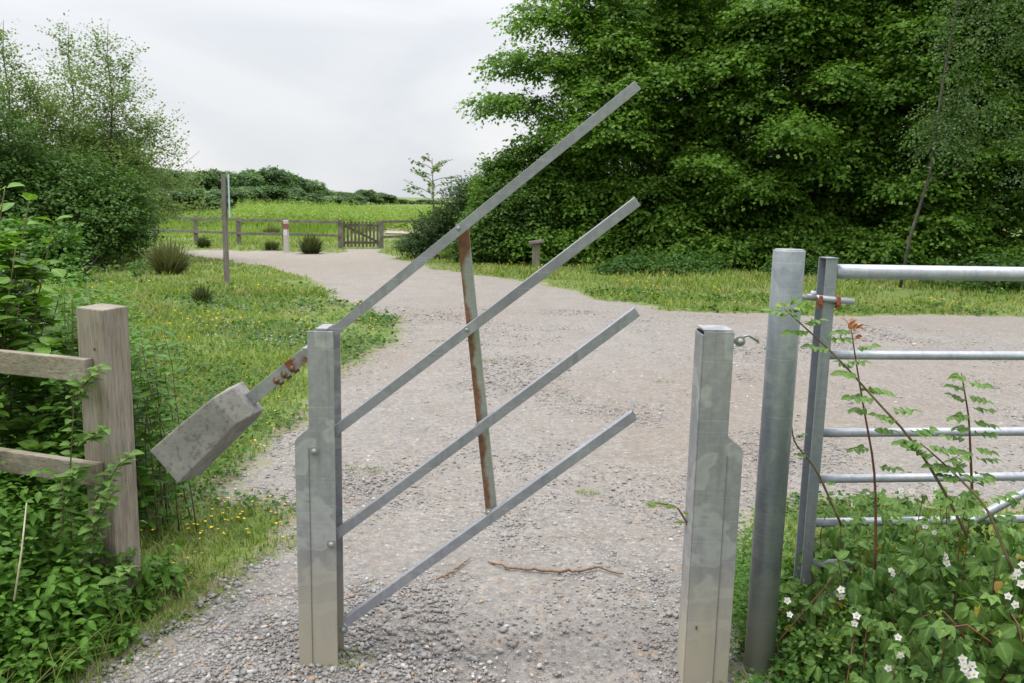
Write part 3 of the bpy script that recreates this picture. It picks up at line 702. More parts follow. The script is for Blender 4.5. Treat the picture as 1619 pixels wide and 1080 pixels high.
# counterweight arm and block
p, pj = ARM; ax = (pj - p) / np.linalg.norm(pj - p)
g = G(); g.beam(p - ax * .03 + [0, -.014, 0], pj - ax * .012 + [0, -.014, 0], .044, .034, up=(0, 1, 0)); arm = g.build('counterweight_arm', steel('rusting_arm', rust=(0.54, 11), base=(0.25, 0.262, 0.28), bright=(0.36, 0.375, 0.395), scale=5), bar, bevel=.002)
nrm_ = np.array([-ax[2], 0, ax[0]])
for t_ in (.165, .200, .235):
    g = G()
    c0 = p + ax * t_ + [0, -.032, 0] - nrm_ * .008; g.dome(c0 + [0, .003, 0], (0, -1, 0), .0095, .013, 6)
    g.beam(c0 - nrm_ * .014 + [0, .018, 0], c0 - nrm_ * .022 + [0, .018, 0], .012, .022, up=(0, 1, 0))
    g.build('rusty_bolt', M_rust, arm)
def P2(x_, y_, Y_): return at(x_, y_, Y_)
Yf, Yk = YB - .075, YB + .075
F_ = [P2(236, 713, Yf), P2(281, 764, Yf), P2(374, 671, Yf), P2(336, 629, Yf)]
th_ = np.array([.0, Yk - Yf, 0]); dn = np.array([.020, 0, -.022])
B_ = [F_[0] + th_, F_[1] + th_ + dn, F_[2] + th_ + dn, F_[3] + th_]
E_ = [P2(374, 671, Yf), P2(401, 652, Yf + .035), P2(368, 614, Yf + .035), P2(336, 629, Yf)]
g = G(); g.hull([F_[0], F_[1], B_[1], B_[0], F_[3], F_[2], B_[2], B_[3]])
ef = [P2(403, 654, Yf + .03), P2(369, 612, Yf + .03)]
g.hull([F_[3], F_[2], B_[2], B_[3], ef[1], ef[0], ef[0] + [0, .10, -.012], ef[1] + [0, .10, 0]])
bmesh.ops.remove_doubles(g.bm, verts=g.bm.verts, dist=.0005)
inner = [f for f in g.bm.faces if all(len([e_ for e_ in v.link_edges]) > 3 for v in f.verts)]
bmesh.ops.delete(g.bm, geom=inner, context='FACES_ONLY')
g.build('counterweight', M_conc, bar, bevel=.005, sub=5, jitter=.0022)

# ------------------------------------------------------------------ round post and field gate
M_round = steel('round_post_zinc', base=(0.25, 0.278, 0.315), bright=(0.37, 0.40, 0.435), scale=4, runs=.18, dirt=(0.33, 0.33, 0.29), dirt_h=.4)
root = empty('gate_post', (.892, 2.72, 0)); tag(root, 'tall round galvanised gate post between barrier and field gate', 'post')
G().tube([(.892, 2.72, -.06), (.892, 2.72, 1.470), (.892, 2.72, 1.474)], [.0505, .0505, .049], 40).build('post_tube', M_round, root)
G().tube([(.892, 2.72, 1.474), (.892, 2.72, 1.477)], [.047, .044], 32).build('post_cap', M_bolt, root)
g = G(); g.tube([(.93, 2.80, 1.315), (1.075, 2.96, 1.295)], .010, 10); g.build('hinge_hook', M_bolt, root)

GD = np.array([math.cos(math.radians(6)), math.sin(math.radians(6)), 0]); GO = np.array([1.128, 3.0, 0])
M_gate = steel('gate_zinc', base=(0.35, 0.375, 0.42), bright=(0.52, 0.545, 0.59), scale=5)
M_gstile = steel('gate_stile_zinc', base=(0.27, 0.295, 0.33), bright=(0.40, 0.42, 0.45), scale=5)
root = empty('field_gate', tuple(GO)); tag(root, 'galvanised tubular field gate of horizontal bars half buried in bramble', 'gate')
Rg = np.array([[GD[0], -GD[1], 0], [GD[1], GD[0], 0], [0, 0, 1]])
for off_ in (0, 3.0):
    c_ = GO + GD * off_ + [0, 0, .82]; g = G(); nn_ = np.array([-GD[1], GD[0], 0])      # open channel section, its back to the rails
    ol = [(-.022, -.028), (.020, -.028), (.020, .034), (-.022, .034), (-.022, .030), (.016, .030), (.016, -.024), (-.022, -.024)]
    g.prism([c_ + GD * a_ + nn_ * b_ - [0, 0, .615] for a_, b_ in ol], (0, 0, 1.23)); g.build('stile', M_gstile, root, bevel=.001)
    G().box(c_ + [0, 0, .6165], (.044, .064, .003), rot=Rg).build('stile_cap', M_gstile, root)
for z_, rad in ((1.388, .0265), (1.083, .0165), (.790, .0165), (.612, .0165), (.440, .0165), (.275, .0165)):
    G().tube([GO + GD * .0225 + [0, 0, z_], GO + GD * 1.5 + [0, 0, z_ - .003], GO + GD * 2.977 + [0, 0, z_]], rad, 18).build('rail', M_gate, root)
G().tube([GO + GD * .06 + [0, -.036, .13], GO + GD * 1.75 + [0, -.036, 1.06]], .017, 14).build('brace', M_gate, root)
g = G(); c0 = GO + np.array([-.005, -.03, 1.285]); g.tube([c0 + [-.075, 0, .012], c0 + [.095, .0, -.002]], .0115, 12); g.tube([c0 + [-.052, 0, .012], c0 + [-.052, 0, .034]], .010, 10)
lt = g.build('latch', M_gate, root)
for dx in (-.028, .036):
    g = G(); g.box(c0 + [dx, 0, .002], (.012, .034, .034)); g.box(c0 + [dx + .0045, .002, -.016], (.014, .022, .024))
    g.build('rusty_bracket', M_rust2, lt, bevel=.003)

# ------------------------------------------------------------------ wooden fence on the left
M_wpost = wood('weathered_post', (0.185, 0.15, 0.115), (0.34, 0.29, 0.225), green=.15)
M_wrail = wood('weathered_rail', (0.17, 0.14, 0.10), (0.34, 0.295, 0.225), axis='X', green=.45)
root = empty('wooden_fence', (-1.53, 3.10, 0)); tag(root, 'weathered wooden post and two rails fence at the left edge of the path', 'fence')
ca = math.atan2(.317, -.948); fd = np.array([-.948, .317, 0]); fn = np.array([-.317, -.948, 0])   # fn faces the path side
Rw = np.array([[fd[0], fn[0], 0], [fd[1], fn[1], 0], [0, 0, 1]])
PC = np.array([-1.548, 3.115, 0])
tl = np.array([.0, .0, 0])
a_ = .063; z1 = at(165, 490, 3.03)[2]
cs = [PC + fd * sx * a_ + fn * sy * a_ for sx, sy in ((-1, -1), (1, -1), (1, 1), (-1, 1))]
g = G(); g.hull([c + [0, 0, -.06] for c in cs] + [c + [.004, 0, z1 + k] for c, k in zip(cs, (0, .004, .002, -.003))]); wp = g.build('fence_post', M_wpost, root, bevel=.005)
for z_, ext in ((at(100, 581, 3.08)[2], .045), (at(100, 742, 3.08)[2], .065)):
    p = PC + fn * (a_ + .019) - fd * (ext - .035) + [0, 0, z_]
    G().beam(p, p + fd * 2.3, .036, .088, up=(0, 0, 1)).build('fence_rail', M_wrail, root, bevel=.004, jitter=.0015)
for z_ in (z1 - .15, z1 - .19): G().dome(PC + fn * a_ + fd * (-.02 + (z1 - z_ - .15) * .4) + [0, 0, z_], fn, .005, .002).build('nail', M_rust, wp)

# ------------------------------------------------------------------ far fence, wicket gate, markers
M_farw = wood('silvered_timber', (0.14, 0.115, 0.10), (0.26, 0.23, 0.205))
fx = [(180, 31.5), (245, 30.5), (310, 29.6), (378, 29.1), (450, 28.9), (538, 28.7)]
pts = []
for (x_, Y_) in fx:
    q = at(x_, 380, Y_); q[2] = 0; pts.append(q)
root = empty('far_fence', tuple(pts[2])); tag(root, 'grey two rail timber fence running left of the small wooden gate', 'fence')
for q in pts: G().box(q + [0, 0, .46], (.14, .11, 1.04)).build('fence_post', M_farw, root, bevel=.01)
for a_, b_ in zip(pts[:-1], pts[1:]):
    for z_ in (.90, .44):
        G().beam(a_ + [.0, -.075, z_ + random.uniform(-.015, .015)], b_ + [.0, -.075, z_], .04, .09).build('fence_rail', M_farw, root, bevel=.004)
q0, q1 = pts[-1].copy(), at(603, 380, 29.2); q1[2] = 0; q2 = at(668, 380, 31.5); q2[2] = 0; q3 = q2 + [2.6, 1.2, 0]
root = empty('far_fence', tuple(q1)); tag(root, 'short run of grey timber fence right of the small wooden gate', 'fence')
for q in (q1, q2, q3): G().box(q + [0, 0, .46], (.14, .11, 1.04)).build('fence_post', M_farw, root, bevel=.01)
for a_, b_ in ((q1, q2), (q2, q3)):
    for z_ in (.93, .40): G().beam(a_ + [0, -.075, z_], b_ + [0, -.075, z_], .04, .09).build('fence_rail', M_farw, root, bevel=.004)
root = empty('wicket_gate', tuple(q0)); tag(root, 'small brown picket gate closing the gap in the far fence', 'gate')
M_wick = wood('brown_timber', (0.10, 0.075, 0.055), (0.19, 0.15, 0.115))
d_ = q1 - q0; L_ = np.linalg.norm(d_); d_ /= L_
for k_ in range(10):
    c0 = q0 + d_ * (.13 + (L_ - .26) * k_ / 9) + [0, -.02, 0]
    G().prism([c0 + d_ * -.035 + [0, 0, .06], c0 + d_ * .035 + [0, 0, .06], c0 + d_ * .035 + [0, 0, .90], c0 + [0, 0, .94], c0 + d_ * -.035 + [0, 0, .90]], (0, .02, 0)).build('picket', M_wick, root)
for z_ in (.80, .20): G().beam(q0 + d_ * .09 + [0, .025, z_], q1 - d_ * .09 + [0, .025, z_], .035, .08).build('gate_rail', M_wick, root)
G().beam(q0 + d_ * .12 + [0, .065, .78], q1 - d_ * .12 + [0, .065, .22], .03, .07).build('gate_brace', M_wick, root)

q = gp(453, 399); root = empty('marker_post', tuple(q)); tag(root, 'short white marker post with a red band before the far fence', 'post')
G().box(q + [0, 0, .48], (.15, .13, 1.02)).build('post', plain('white_timber', (0.55, 0.50, 0.47), .8, .15), root, bevel=.02)
G().box(q + [0, 0, .80], (.158, .138, .16)).build('red_band', plain('red_paint', (0.30, 0.13, 0.10), .8, .4), root, bevel=.01)
G().box(q + [0, -.067, .60], (.10, .008, .16)).build('white_disc', plain('white_paint', (0.75, 0.75, 0.75), .6, .05), root, bevel=.003)

q = gp(359, 459); zt = at(353, 276, q[1])[2]; xt = at(353.5, 276, q[1])[0]
root = empty('sign_post', tuple(q)); tag(root, 'thin tall timber post with a narrow board seen edge on', 'post')
G().hull([q + [-.042, -.035, -.05], q + [.042, -.035, -.05], q + [.042, .035, -.05], q + [-.042, .035, -.05],
          np.array([xt - .038, q[1] - .035, zt]), np.array([xt + .038, q[1] - .035, zt]), np.array([xt + .038, q[1] + .035, zt]), np.array([xt - .038, q[1] + .035, zt])]).build('post', M_farw, root, bevel=.006)
G().box(np.array([xt + .064, q[1] + .05, zt - .36]), (.025, .30, .74), rot=Matrix.Rotation(math.radians(19), 3, 'Z')).build('sign_board', plain('pale_blue_board', (0.55, 0.68, 0.74), .5, .06), root, bevel=.003)

q = gp(847, 426); root = empty('wooden_bollard', tuple(q)); tag(root, 'squat timber post with a slanting flat cap beside the hedge', 'post')
G().box(q + [0, 0, .30], (.19, .19, .70)).build('post', wood('lichened_timber', (0.16, 0.14, 0.10), (0.30, 0.27, 0.20), green=.4), root, bevel=.012)
G().beam(q + [-.19, -.02, .665], q + [.19, -.02, .72], .30, .07).build('cap', M_farw, root, bevel=.008)

# ------------------------------------------------------------------ TREES on the right
def hazel(name, label, cx, cy, H, rx, n, seed, mat, group, leaf=.114, tone=.5, extra=(), nl=40, low=.95):
    rs = np.random.default_rng(seed); lo = []
    for k_ in range(nl):
        u = (k_ + .5) / nl; z_ = low + (H - 1.3 - low) * u; w_ = rx * (.62 + .38 * math.sin(math.pi * min(1, u * 1.1 + .12)))
        a = k_ * 2.4 + rs.uniform(-.4, .4); rr_ = w_ * rs.uniform(.35, .75)
        lo.append((cx + math.cos(a) * rr_, cy + math.sin(a) * rr_ * .8, z_, rs.uniform(.7, 1.3) * rx / 3, rs.uniform(.8, 1.2) * rx / 3, rs.uniform(.32, .6)))
    for k_ in range(5): lo.append((cx + rx * (k_ - 2) * .42, cy - rx * .45 + rs.uniform(-.3, .3), rs.uniform(.45, .9), .95, .8, .55))
    lo += list(extra)
    cr_, P = shrub_crown(lo, n, .62, 13, leaf, tone=tone, seed=seed, gap=.03, gsc=.9, inner=.3, updown=.5, zmin=.15)
    tips = [(cx + rx * .5 * math.cos(a), cy + .3 + rx * .4 * math.sin(a), H * f) for a, f in zip(np.linspace(0, 5.6, 8), (.55, .65, .6, .68, .55, .5, .6, .5))]
    return tree(name, label, 'tree', (cx, cy, 0), cr_, tips, .055, mat, M_bark, group, seed)
HG = 'hazel trees of the hedge behind the path'
hazel('hazel_tree', 'broad hazel at the left end of the hedge, its branches reaching out over the sky', 3.6, 23.8, 9.0, 3.6, 12500, 1, M_hazel, HG, tone=.6,
      extra=[(.55, 23.4, 5.35, 1.45, 1.2, .42), (.05, 23.2, 4.3, 1.5, 1.1, .36), (.9, 23.6, 6.6, 1.35, 1.2, .5), (1.5, 24, 7.7, 1.3, 1.1, .6), (.9, 23.2, 3.2, 1.1, 1.2, .4), (1.6, 23.4, 2.0, 1.2, 1.2, .6), (2.0, 23.2, 5.0, 1.3, 1.2, .5)])
hazel('hazel_tree', 'dense hazel directly behind the raised barrier tips and round gate post', 7.0, 23.0, 8.8, 3.3, 12500, 2, M_hazel, HG, tone=.57)
hazel('hazel_tree', 'dark hazel standing behind the hinged end of the field gate', 10.3, 22.4, 9.2, 3.3, 12000, 3, M_hazel, HG, tone=.46)
hazel('hazel_tree', 'dark hazel at the right edge behind the slender birch', 13.9, 22.2, 9.4, 3.4, 9000, 4, M_hazel, HG, tone=.46)
hazel('hazel_tree', 'paler tall tree rising behind the left end of the hazel hedge', 5.2, 28.5, 10.6, 3.8, 5000, 5, M_hazel2, 'trees behind the hazel hedge', leaf=.11, tone=.5)
hazel('hazel_tree', 'tall tree filling the gap behind the middle of the hazel hedge', 11.2, 28.0, 11.2, 4.4, 5200, 6, M_hazel2, 'trees behind the hazel hedge', leaf=.12, tone=.46)
hazel('hazel_tree', 'tall tree behind the right hand end of the hazel hedge', 17.5, 27.0, 11.4, 4.4, 4500, 7, M_hazel, 'trees behind the hazel hedge', leaf=.12, tone=.46)
# slender birch in front of the hazels
b0 = at(1425, 425, 17.6); b0[2] = 0
lo = [(b0[0] + 1.1, 17.5, 5.4, .9, .8, 1.5), (b0[0] + 1.2, 17.5, 3.7, .9, .8, 1.0), (b0[0] + .5, 17.4, 3.2, .7, .6, .9), (b0[0] + 1.3, 17.5, 7.0, .8, .7, 1.4), (b0[0] + 1.9, 17.4, 2.6, .7, .6, .9), (b0[0] + 2.4, 17.5, 5.8, .8, .7, 1.6)]
cr_, _ = shrub_crown(lo, 1900, .55, 12, .06, tone=.55, gap=.2, gsc=1.0, seed=31, inner=.2, droop=.7, updown=.8)
root = empty('birch_tree', tuple(b0)); tag(root, 'slender leaning birch with fine grey green leaves before the dark hazels', 'tree')
obj_np('crown', cr_[0], cr_[1], leaf_mat('birch_leaf_grey', (0.035, 0.08, 0.022), (0.13, 0.215, 0.06), spec=.3), root, tone=cr_[2])
g = G(); g.tube([b0 + [0, 0, -.1], b0 + [.12, 0, 1.1], b0 + [.40, 0, 2.4], b0 + [.48, 0, 4.2], b0 + [.62, 0, 6.0], b0 + [.6, 0, 8.0]], [.035, .033, .03, .026, .02, .01], 8)
for z_, dx in ((2.2, .9), (3.0, -.7), (3.9, 1.1), (4.8, -.8), (5.6, .9)):
    o_ = b0 + [np.interp(z_, [0, 2.6, 4.2, 6], [0, .4, .48, .62]), 0, z_]; g.tube([o_, o_ + [dx * .6, -.1, .3], o_ + [dx, -.2, .35]], [.010, .007, .003], 5)
g.build('trunk', plain('dull_bark', (0.08, 0.07, 0.06), .9, .5, 9), root)
# understorey bramble bank beneath the hazels
M_under = leaf_mat('understorey_leaf', (0.035, 0.09, 0.018), (0.11, 0.22, 0.045))
for k_, (x0_, x1_, y0_, y1_, H_, lab) in enumerate([(7.6, 15.5, 15.3, 18.2, .85, 'low bramble bank with white flowers beyond the field gate'), (2.0, 8.4, 19.6, 20.6, .5, 'low leafy nettle growth along the foot of the hazel hedge')]):
    lo = [(rng.uniform(x0_, x1_), rng.uniform(y0_, y1_), H_ * .3, rng.uniform(.4, .8), .5, H_ * rng.uniform(.4, .95)) for _ in range(13)]
    cr_, P = shrub_crown(lo, 2300, .3, 9, .075, tone=.55, zmin=.04, seed=40 + k_, inner=.5, gap=.0, updown=.6)
    root = empty('bramble_bank' if k_ == 0 else 'nettle_bank', ((x0_ + x1_) / 2, y0_, 0)); tag(root, lab, 'undergrowth')
    obj_np('foliage', cr_[0], cr_[1], M_under, root, tone=cr_[2])
    if k_ == 0:
        top = P[(P[:, 2] > .35)]; f_ = top[rng.choice(len(top), 40)] + [0, -.15, .1]; nn = len(f_) * 5
        lv = place_leaves(LEAF_F, np.repeat(f_, 5, 0), rdir(nn, -.1, .4), rdir(nn, .3, 1), .035, rng.uniform(0, 1, nn), 1.2)
        obj_np('blossom', lv[0], lv[1], M_white, root, tone=lv[2])
# gorse and rounded shrubs at the left foot of the hedge
def bush(name, label, base, lobes, n, L, k, leaf, mat, tone=.45, seed=0, group=None, droop=.2, updown=.6, up=.3, gap=.1, inner=.5, tips=None, r0=.03, catn='bush', tpl=LEAF_F):
    cr_, P = shrub_crown(lobes, n, L, k, leaf, tone=tone, zmin=.03, seed=seed, gap=gap, inner=inner, droop=droop, updown=updown, up=up, tpl=tpl)
    root = empty(name, tuple(base)); tag(root, label, catn, group)
    obj_np('foliage', cr_[0], cr_[1], mat, root, tone=cr_[2], rib=cr_[3])
    g = G(); limbs(g, base, tips or [(l[0], l[1], l[2] + l[5] * .5) for l in lobes[:6]], r0, seed); g.build('stems', M_bark, root)
    return root
bush('gorse_bush', 'dark spiky gorse bush sprawling at the hedge end near the far gate', (-1.3, 24.5, 0),
     [(-1.3, 24.5, 1.2, 1.0, .9, 1.0), (-2.1, 24.3, .75, .9, .8, .65), (-2.75, 24.2, .38, .6, .6, .36), (-.7, 24.3, 1.1, 1.0, .8, 1.0), (-1.2, 24.8, 1.9, .6, .6, .5)], 3200, .28, 16, .06, M_gorse, .5, 51, up=.7, droop=.05, gap=.15, inner=.3)
bush('green_bush', 'rounded mid green bush between the gorse and the hazel hedge', (-.6, 22.6, 0),
     [(-.6, 22.6, .8, .9, .8, .8), (-.1, 22.7, 1.4, 1.0, .8, .9), (.5, 23.0, .7, .8, .7, .7), (-1.1, 22.4, .45, .6, .6, .45)], 3400, .4, 12, .08, M_darkbush, .75, 52, gap=.0)
bush('elder_bush', 'light green leafy bush overhanging the rusty strut top in front of the hedge', (.4, 23.4, 0),
     [(.4, 23.4, 2.2, 1.3, 1.0, 1.0), (-.4, 23.3, 2.0, .8, .8, .9), (1.5, 23.4, 2.0, 1.2, 1.0, 1.2), (.9, 23.4, .8, 1.1, .8, .8), (2.2, 23.2, .9, 1.2, .8, .9)], 3800, .5, 12, .09, M_hazel, .45, 53, gap=.05)
# young sapling poking above the gorse
b0 = np.array([at(683, 300, 27)[0], 27.0, 0]); root = empty('sapling', tuple(b0)); tag(root, 'spindly young sapling rising above the gorse against the sky', 'tree')
g = G(); zt = at(682, 250, 27)[2]; g.tube([b0, b0 + [.05, 0, zt * .5], b0 + [0, 0, zt]], [.035, .025, .008], 6); oo, dd = [], []
for k_ in range(15):
    z_ = 1.5 + (zt - 1.6) * k_ / 14; sgn = -1 if k_ % 2 else 1; L_ = (1.15 - .8 * k_ / 14) * random.uniform(.7, 1.1)
    az_ = k_ * 2.4; sgn = math.cos(az_); z_ += random.uniform(-.08, .08); e_ = b0 + [sgn * L_, math.sin(az_) * L_, z_ + L_ * random.uniform(.2, .6)]; g.tube([b0 + [0, 0, z_], (b0 + [0, 0, z_] + e_) / 2 + [0, 0, .03], e_], [.012, .009, .004], 5)
    for u in (.35, .6, .85): oo.append((b0 + [0, 0, z_]) * (1 - u) + e_ * u); dd.append([sgn + random.uniform(-.4, .4), math.sin(az_), .4])
g.build('trunk', M_bark, root); lv = sprays(np.array(oo), np.array(dd), .34, 12, .12, np.full(len(oo), .6), updown=.5, droop=.1)
obj_np('crown', lv[0], lv[1], leaf_mat('sapling_leaf', (0.09, 0.16, 0.03), (0.17, 0.26, 0.06)), root, tone=lv[2])

# ------------------------------------------------------------------ TREES on the left
def X(px_, Y_): return at(px_, 300, Y_)[0]
def Z(px_, py_, Y_): return at(px_, py_, Y_)[2]
def birch(label, bx, by, H, rx, n, seed, mat=M_birch, leaf=.06):
    lo = []; rs = np.random.default_rng(seed)
    for k_ in range(16):
        u = k_ / 15; z_ = H * (.22 + .70 * u); w_ = rx * (1.02 - .86 * u) + .12; a = k_ * 2.4
        lo.append((bx + math.cos(a) * w_ * .55, by + math.sin(a) * w_ * .5, z_, w_ * .62, w_ * .6, H * .075))
    if seed == 101: lo += [(X(250, 21), 21, Z(250, 225, 21), .7, .6, .25), (X(225, 21), 21, Z(225, 200, 21), .7, .6, .35)]
    cr_, _ = shrub_crown(lo, int(n * 1.45), .5, 12, leaf * 1.15, tone=.55, gap=.27, gsc=1.5, seed=seed, inner=.15, droop=-.1, updown=.9, up=.55)
    tips = [(l[0] + (l[0] - bx) * .6, l[1], l[2] + .5) for l in lo[::2]]
    root = empty('birch_tree', (bx, by, 0)); tag(root, label, 'tree', 'young birches on the left')
    obj_np('crown', cr_[0], cr_[1], mat, root, tone=cr_[2])
    g = G(); g.tube([(bx, by, -.1), (bx + .10, by, H * .3), (bx - .05, by, H * .5), (bx + .06, by, H * .7), (bx - .02, by, H * .86), (bx + .05, by, H * 1.0)], [.06, .045, .03, .02, .012, .005], 8)
    for k_ in range(26):
        u = .2 + .72 * k_ / 25; z_ = H * u; w_ = rx * (1.1 - .95 * u) * rs.uniform(.6, 1.1); a = k_ * 2.4
        p = np.array([bx, by, z_]); q = p + [math.cos(a) * w_, math.sin(a) * w_, w_ * .75]; g.tube([p, (p + q) / 2 + [0, 0, -.05], q], [.018 * (1.2 - u), .012 * (1.2 - u), .003], 5)
    g.build('trunk', M_bark, root)
def X(px_, Y_): return at(px_, 300, Y_)[0]
def Z(px_, py_, Y_): return at(px_, py_, Y_)[2]
birch('tallest young birch on the left, its thin top clear against the sky', X(182, 21), 21, Z(182, 38, 21), 2.2, 1350, 101)
birch('young birch with an open ragged top beside the tallest one', X(122, 21.5), 21.5, Z(125, 40, 21.5), 1.7, 800, 102)
birch('feathery pale birch at the left edge of the view', X(22, 20), 20, Z(25, 32, 20), 1.8, 1150, 103)
birch('low birch filling between the two left birch tops', X(70, 20), 20, Z(70, 120, 20), 2.0, 1300, 104)
bush('willow_bush', 'large dark willow bush under the young birches on the left', (X(60, 18.5), 18.5, 0),
     [(X(20, 18), 18.5, 1.3, 1.6, 1.2, 1.3), (X(95, 18), 18.7, 1.3, 1.4, 1.2, 1.25), (X(145, 18), 18.9, 1.1, .85, 1.0, 1.1), (X(60, 18), 18, 1.0, 2.0, 1.0, 1.0), (X(-40, 18), 18, 2.0, 1.5, 1.2, 1.8), (X(-120, 18), 18, 1.8, 1.5, 1.2, 1.8)],
     8500, .5, 13, .075, M_darkbush, .6, 111, gap=.02, r0=.05)
bush('hawthorn_bush', 'mid green hawthorn at the right end of the left thicket', (X(165, 22), 22, 0),
     [(X(140, 22), 22, 2.0, 1.1, 1.0, 1.2), (X(160, 22), 22, 1.2, 1.0, 1.0, 1.1), (X(150, 22), 22.5, 2.3, 1.1, 1.0, 1.2), (X(185, 23), 23, 2.2, .8, .8, .8)], 4000, .5, 12, .08, M_hazel2, .35, 112)
bush('bramble_thicket', 'light green bramble thicket at the foot of the dark willow', (X(120, 15.5), 15.5, 0),
     [(X(x_, 15.5), 15.2 + .3 * (i_ % 2), .35, .8, .7, h_) for i_, (x_, h_) in enumerate([(-60, .8), (10, .85), (60, .8), (100, .7), (130, .55), (155, .4)])], 3600, .35, 10, .085, M_weed, .5, 113, inner=.4)

# ------------------------------------------------------------------ far wood
protos = []
for k_ in range(4):
    H_ = 9.0; rs = np.random.default_rng(200 + k_)
    lo = [(rs.uniform(-2.2, 2.2), rs.uniform(-1.5, 1.5), rs.uniform(2.5, 7.2), rs.uniform(1.4, 2.4), rs.uniform(1.4, 2.2), rs.uniform(1.0, 1.9)) for _ in range(10)]
    cr_, _ = shrub_crown(lo, 1500, .8, 7, .42, tone=.5 + .2 * (k_ - 1.5), zmin=.2, seed=200 + k_, gap=.05, gsc=.3, inner=.6, updown=.5)
    root = empty('woodland_tree', (0, 0, 0)); tag(root, 'x', 'tree')
    obj_np('crown', cr_[0], cr_[1], M_far, root, tone=cr_[2]); g = G(); limbs(g, (0, 0, 0), [(1.5, 0, 6), (-1.5, .5, 6.5), (0, -1, 7)], .22, k_); g.build('trunk', M_bark, root)
    protos.append(root)
px_x = [120, 190, 262, 330, 372, 400, 430, 452, 470, 492, 512, 540, 562, 582, 604, 630, 700, 790]
px_y = [254, 258, 262, 264, 266, 263, 260, 265, 275, 284, 293, 301, 304, 297, 302, 314, 316, 316]
px_d = [70, 72, 80, 92, 100, 104, 108, 110, 114, 120, 126, 135, 145, 150, 156, 165, 175, 185]
prof = []
for x_ in np.arange(125, 790, 8.5): prof.append((x_ + random.uniform(-3, 3), float(np.interp(x_, px_x, px_y)) + random.uniform(-2, 4), float(np.interp(x_, px_x, px_d)) + random.uniform(-2, 2)))
NF = len(prof)
for x_ in np.arange(245, 560, 17): prof.append((x_ + random.uniform(-4, 4), float(np.interp(x_, [245, 300, 420, 480, 560], [292, 294, 290, 300, 310])) + random.uniform(-4, 5), float(np.interp(x_, [245, 560], [66, 105]))))
places = ['beyond the left thicket', 'above the far fence', 'left of the thin sign post', 'behind the thin sign post', 'right of the thin sign post', 'on the hump of the wood', 'where the wood drops towards the gate', 'in the low distance over the small gate', 'far off near the sapling']
for k_, (x_, y_, Y_) in enumerate(prof):
    o = protos[k_] if k_ < 4 else copy_tree(protos[k_ % 4])
    p = at(x_, y_, Y_); gz = float(hz(p[0], p[1])); o.location = (p[0], p[1], gz - .2)
    sc_ = (p[2] - gz) / 8.4; o.scale = (max(sc_, .55) * random.uniform(.9, 1.35), max(sc_, .55), sc_); o.rotation_euler = (0, 0, random.uniform(0, 6.28))
    pl = places[0] if x_ < 240 else places[1] if x_ < 290 else places[2] if x_ < 335 else places[3] if x_ < 360 else places[4] if x_ < 410 else places[5] if x_ < 465 else places[6] if x_ < 530 else places[7] if x_ < 620 else places[8]
    nearer = ', nearer rank' if k_ >= NF else ''
    tag(o, 'rounded tree of the distant wood ' + pl + nearer, 'tree', 'trees of the distant wood ' + pl + nearer)

# ------------------------------------------------------------------ rush tussocks and tall grass clumps
def tussock(label, x_, y_, w_, h_, n=420, tone=.35, grp='rush tussocks'):
    q = gp(x_, y_); rad = w_ / 2; a = rng.uniform(0, 6.28, n); rr_ = rad * .35 * np.sqrt(rng.uniform(0, 1, n))
    bx = q[0] + rr_ * np.cos(a); by = q[1] + rr_ * np.sin(a); z0 = hz(bx, by)
    ln = rng.uniform(0, 1, n); ex = rad * 1.0 * ln * rng.uniform(.5, 1, n); h = h_ * rng.uniform(.25, 1.1, n) * (1 - .3 * ln)
    V = []; w2 = .004 + .0007 * q[1]
    t_ = rng.uniform(0, 6.28, n)
    rows = []
    for u, ww in ((0, 1), (.55, .8), (1, .1)):
        c0 = np.stack([bx + np.cos(a) * ex * u ** 1.3, by + np.sin(a) * ex * u ** 1.3, z0 + h * u - .25 * ex * u * u], 1)
        off = np.stack([np.cos(t_), np.sin(t_), 0 * t_], 1) * w2 * ww
        rows += [c0 - off, c0 + off]
    V = np.stack(rows, 1).reshape(-1, 3); F = np.array([(0, 1, 3), (0, 3, 2), (2, 3, 5), (2, 5, 4)])[None] + (np.arange(n) * 6)[:, None, None]
    T = np.repeat(rng.normal(tone, .2, n), 6).clip(0, 1)
    o = obj_np('rush_tussock', V, F.reshape(-1, 3), M_rush, loc=(q[0], q[1], float(hz(q[0], q[1]))), tone=T); tag(o, label, 'plant', grp)
tussock('brown green rush tussock between the left thicket and the thin post', 268, 436, 1.15, .72, 1000, .75)
tussock('dark rounded rush tussock left of the small wooden gate', 492, 401, .95, .62, 700, .2)
tussock('small dark tussock under the far fence nearest the thin post', 322, 393, .7, .40, 300, .2)
tussock('low tussock just left of the white marker post', 430, 396, .75, .32, 300, .25)
tussock('faded tussock behind the far fence beside the marker post', 430, 376, 1.1, .5, 300, .7)
tussock('small weed clump near the path edge below the left thicket', 320, 484, .45, .30, 260, .2)

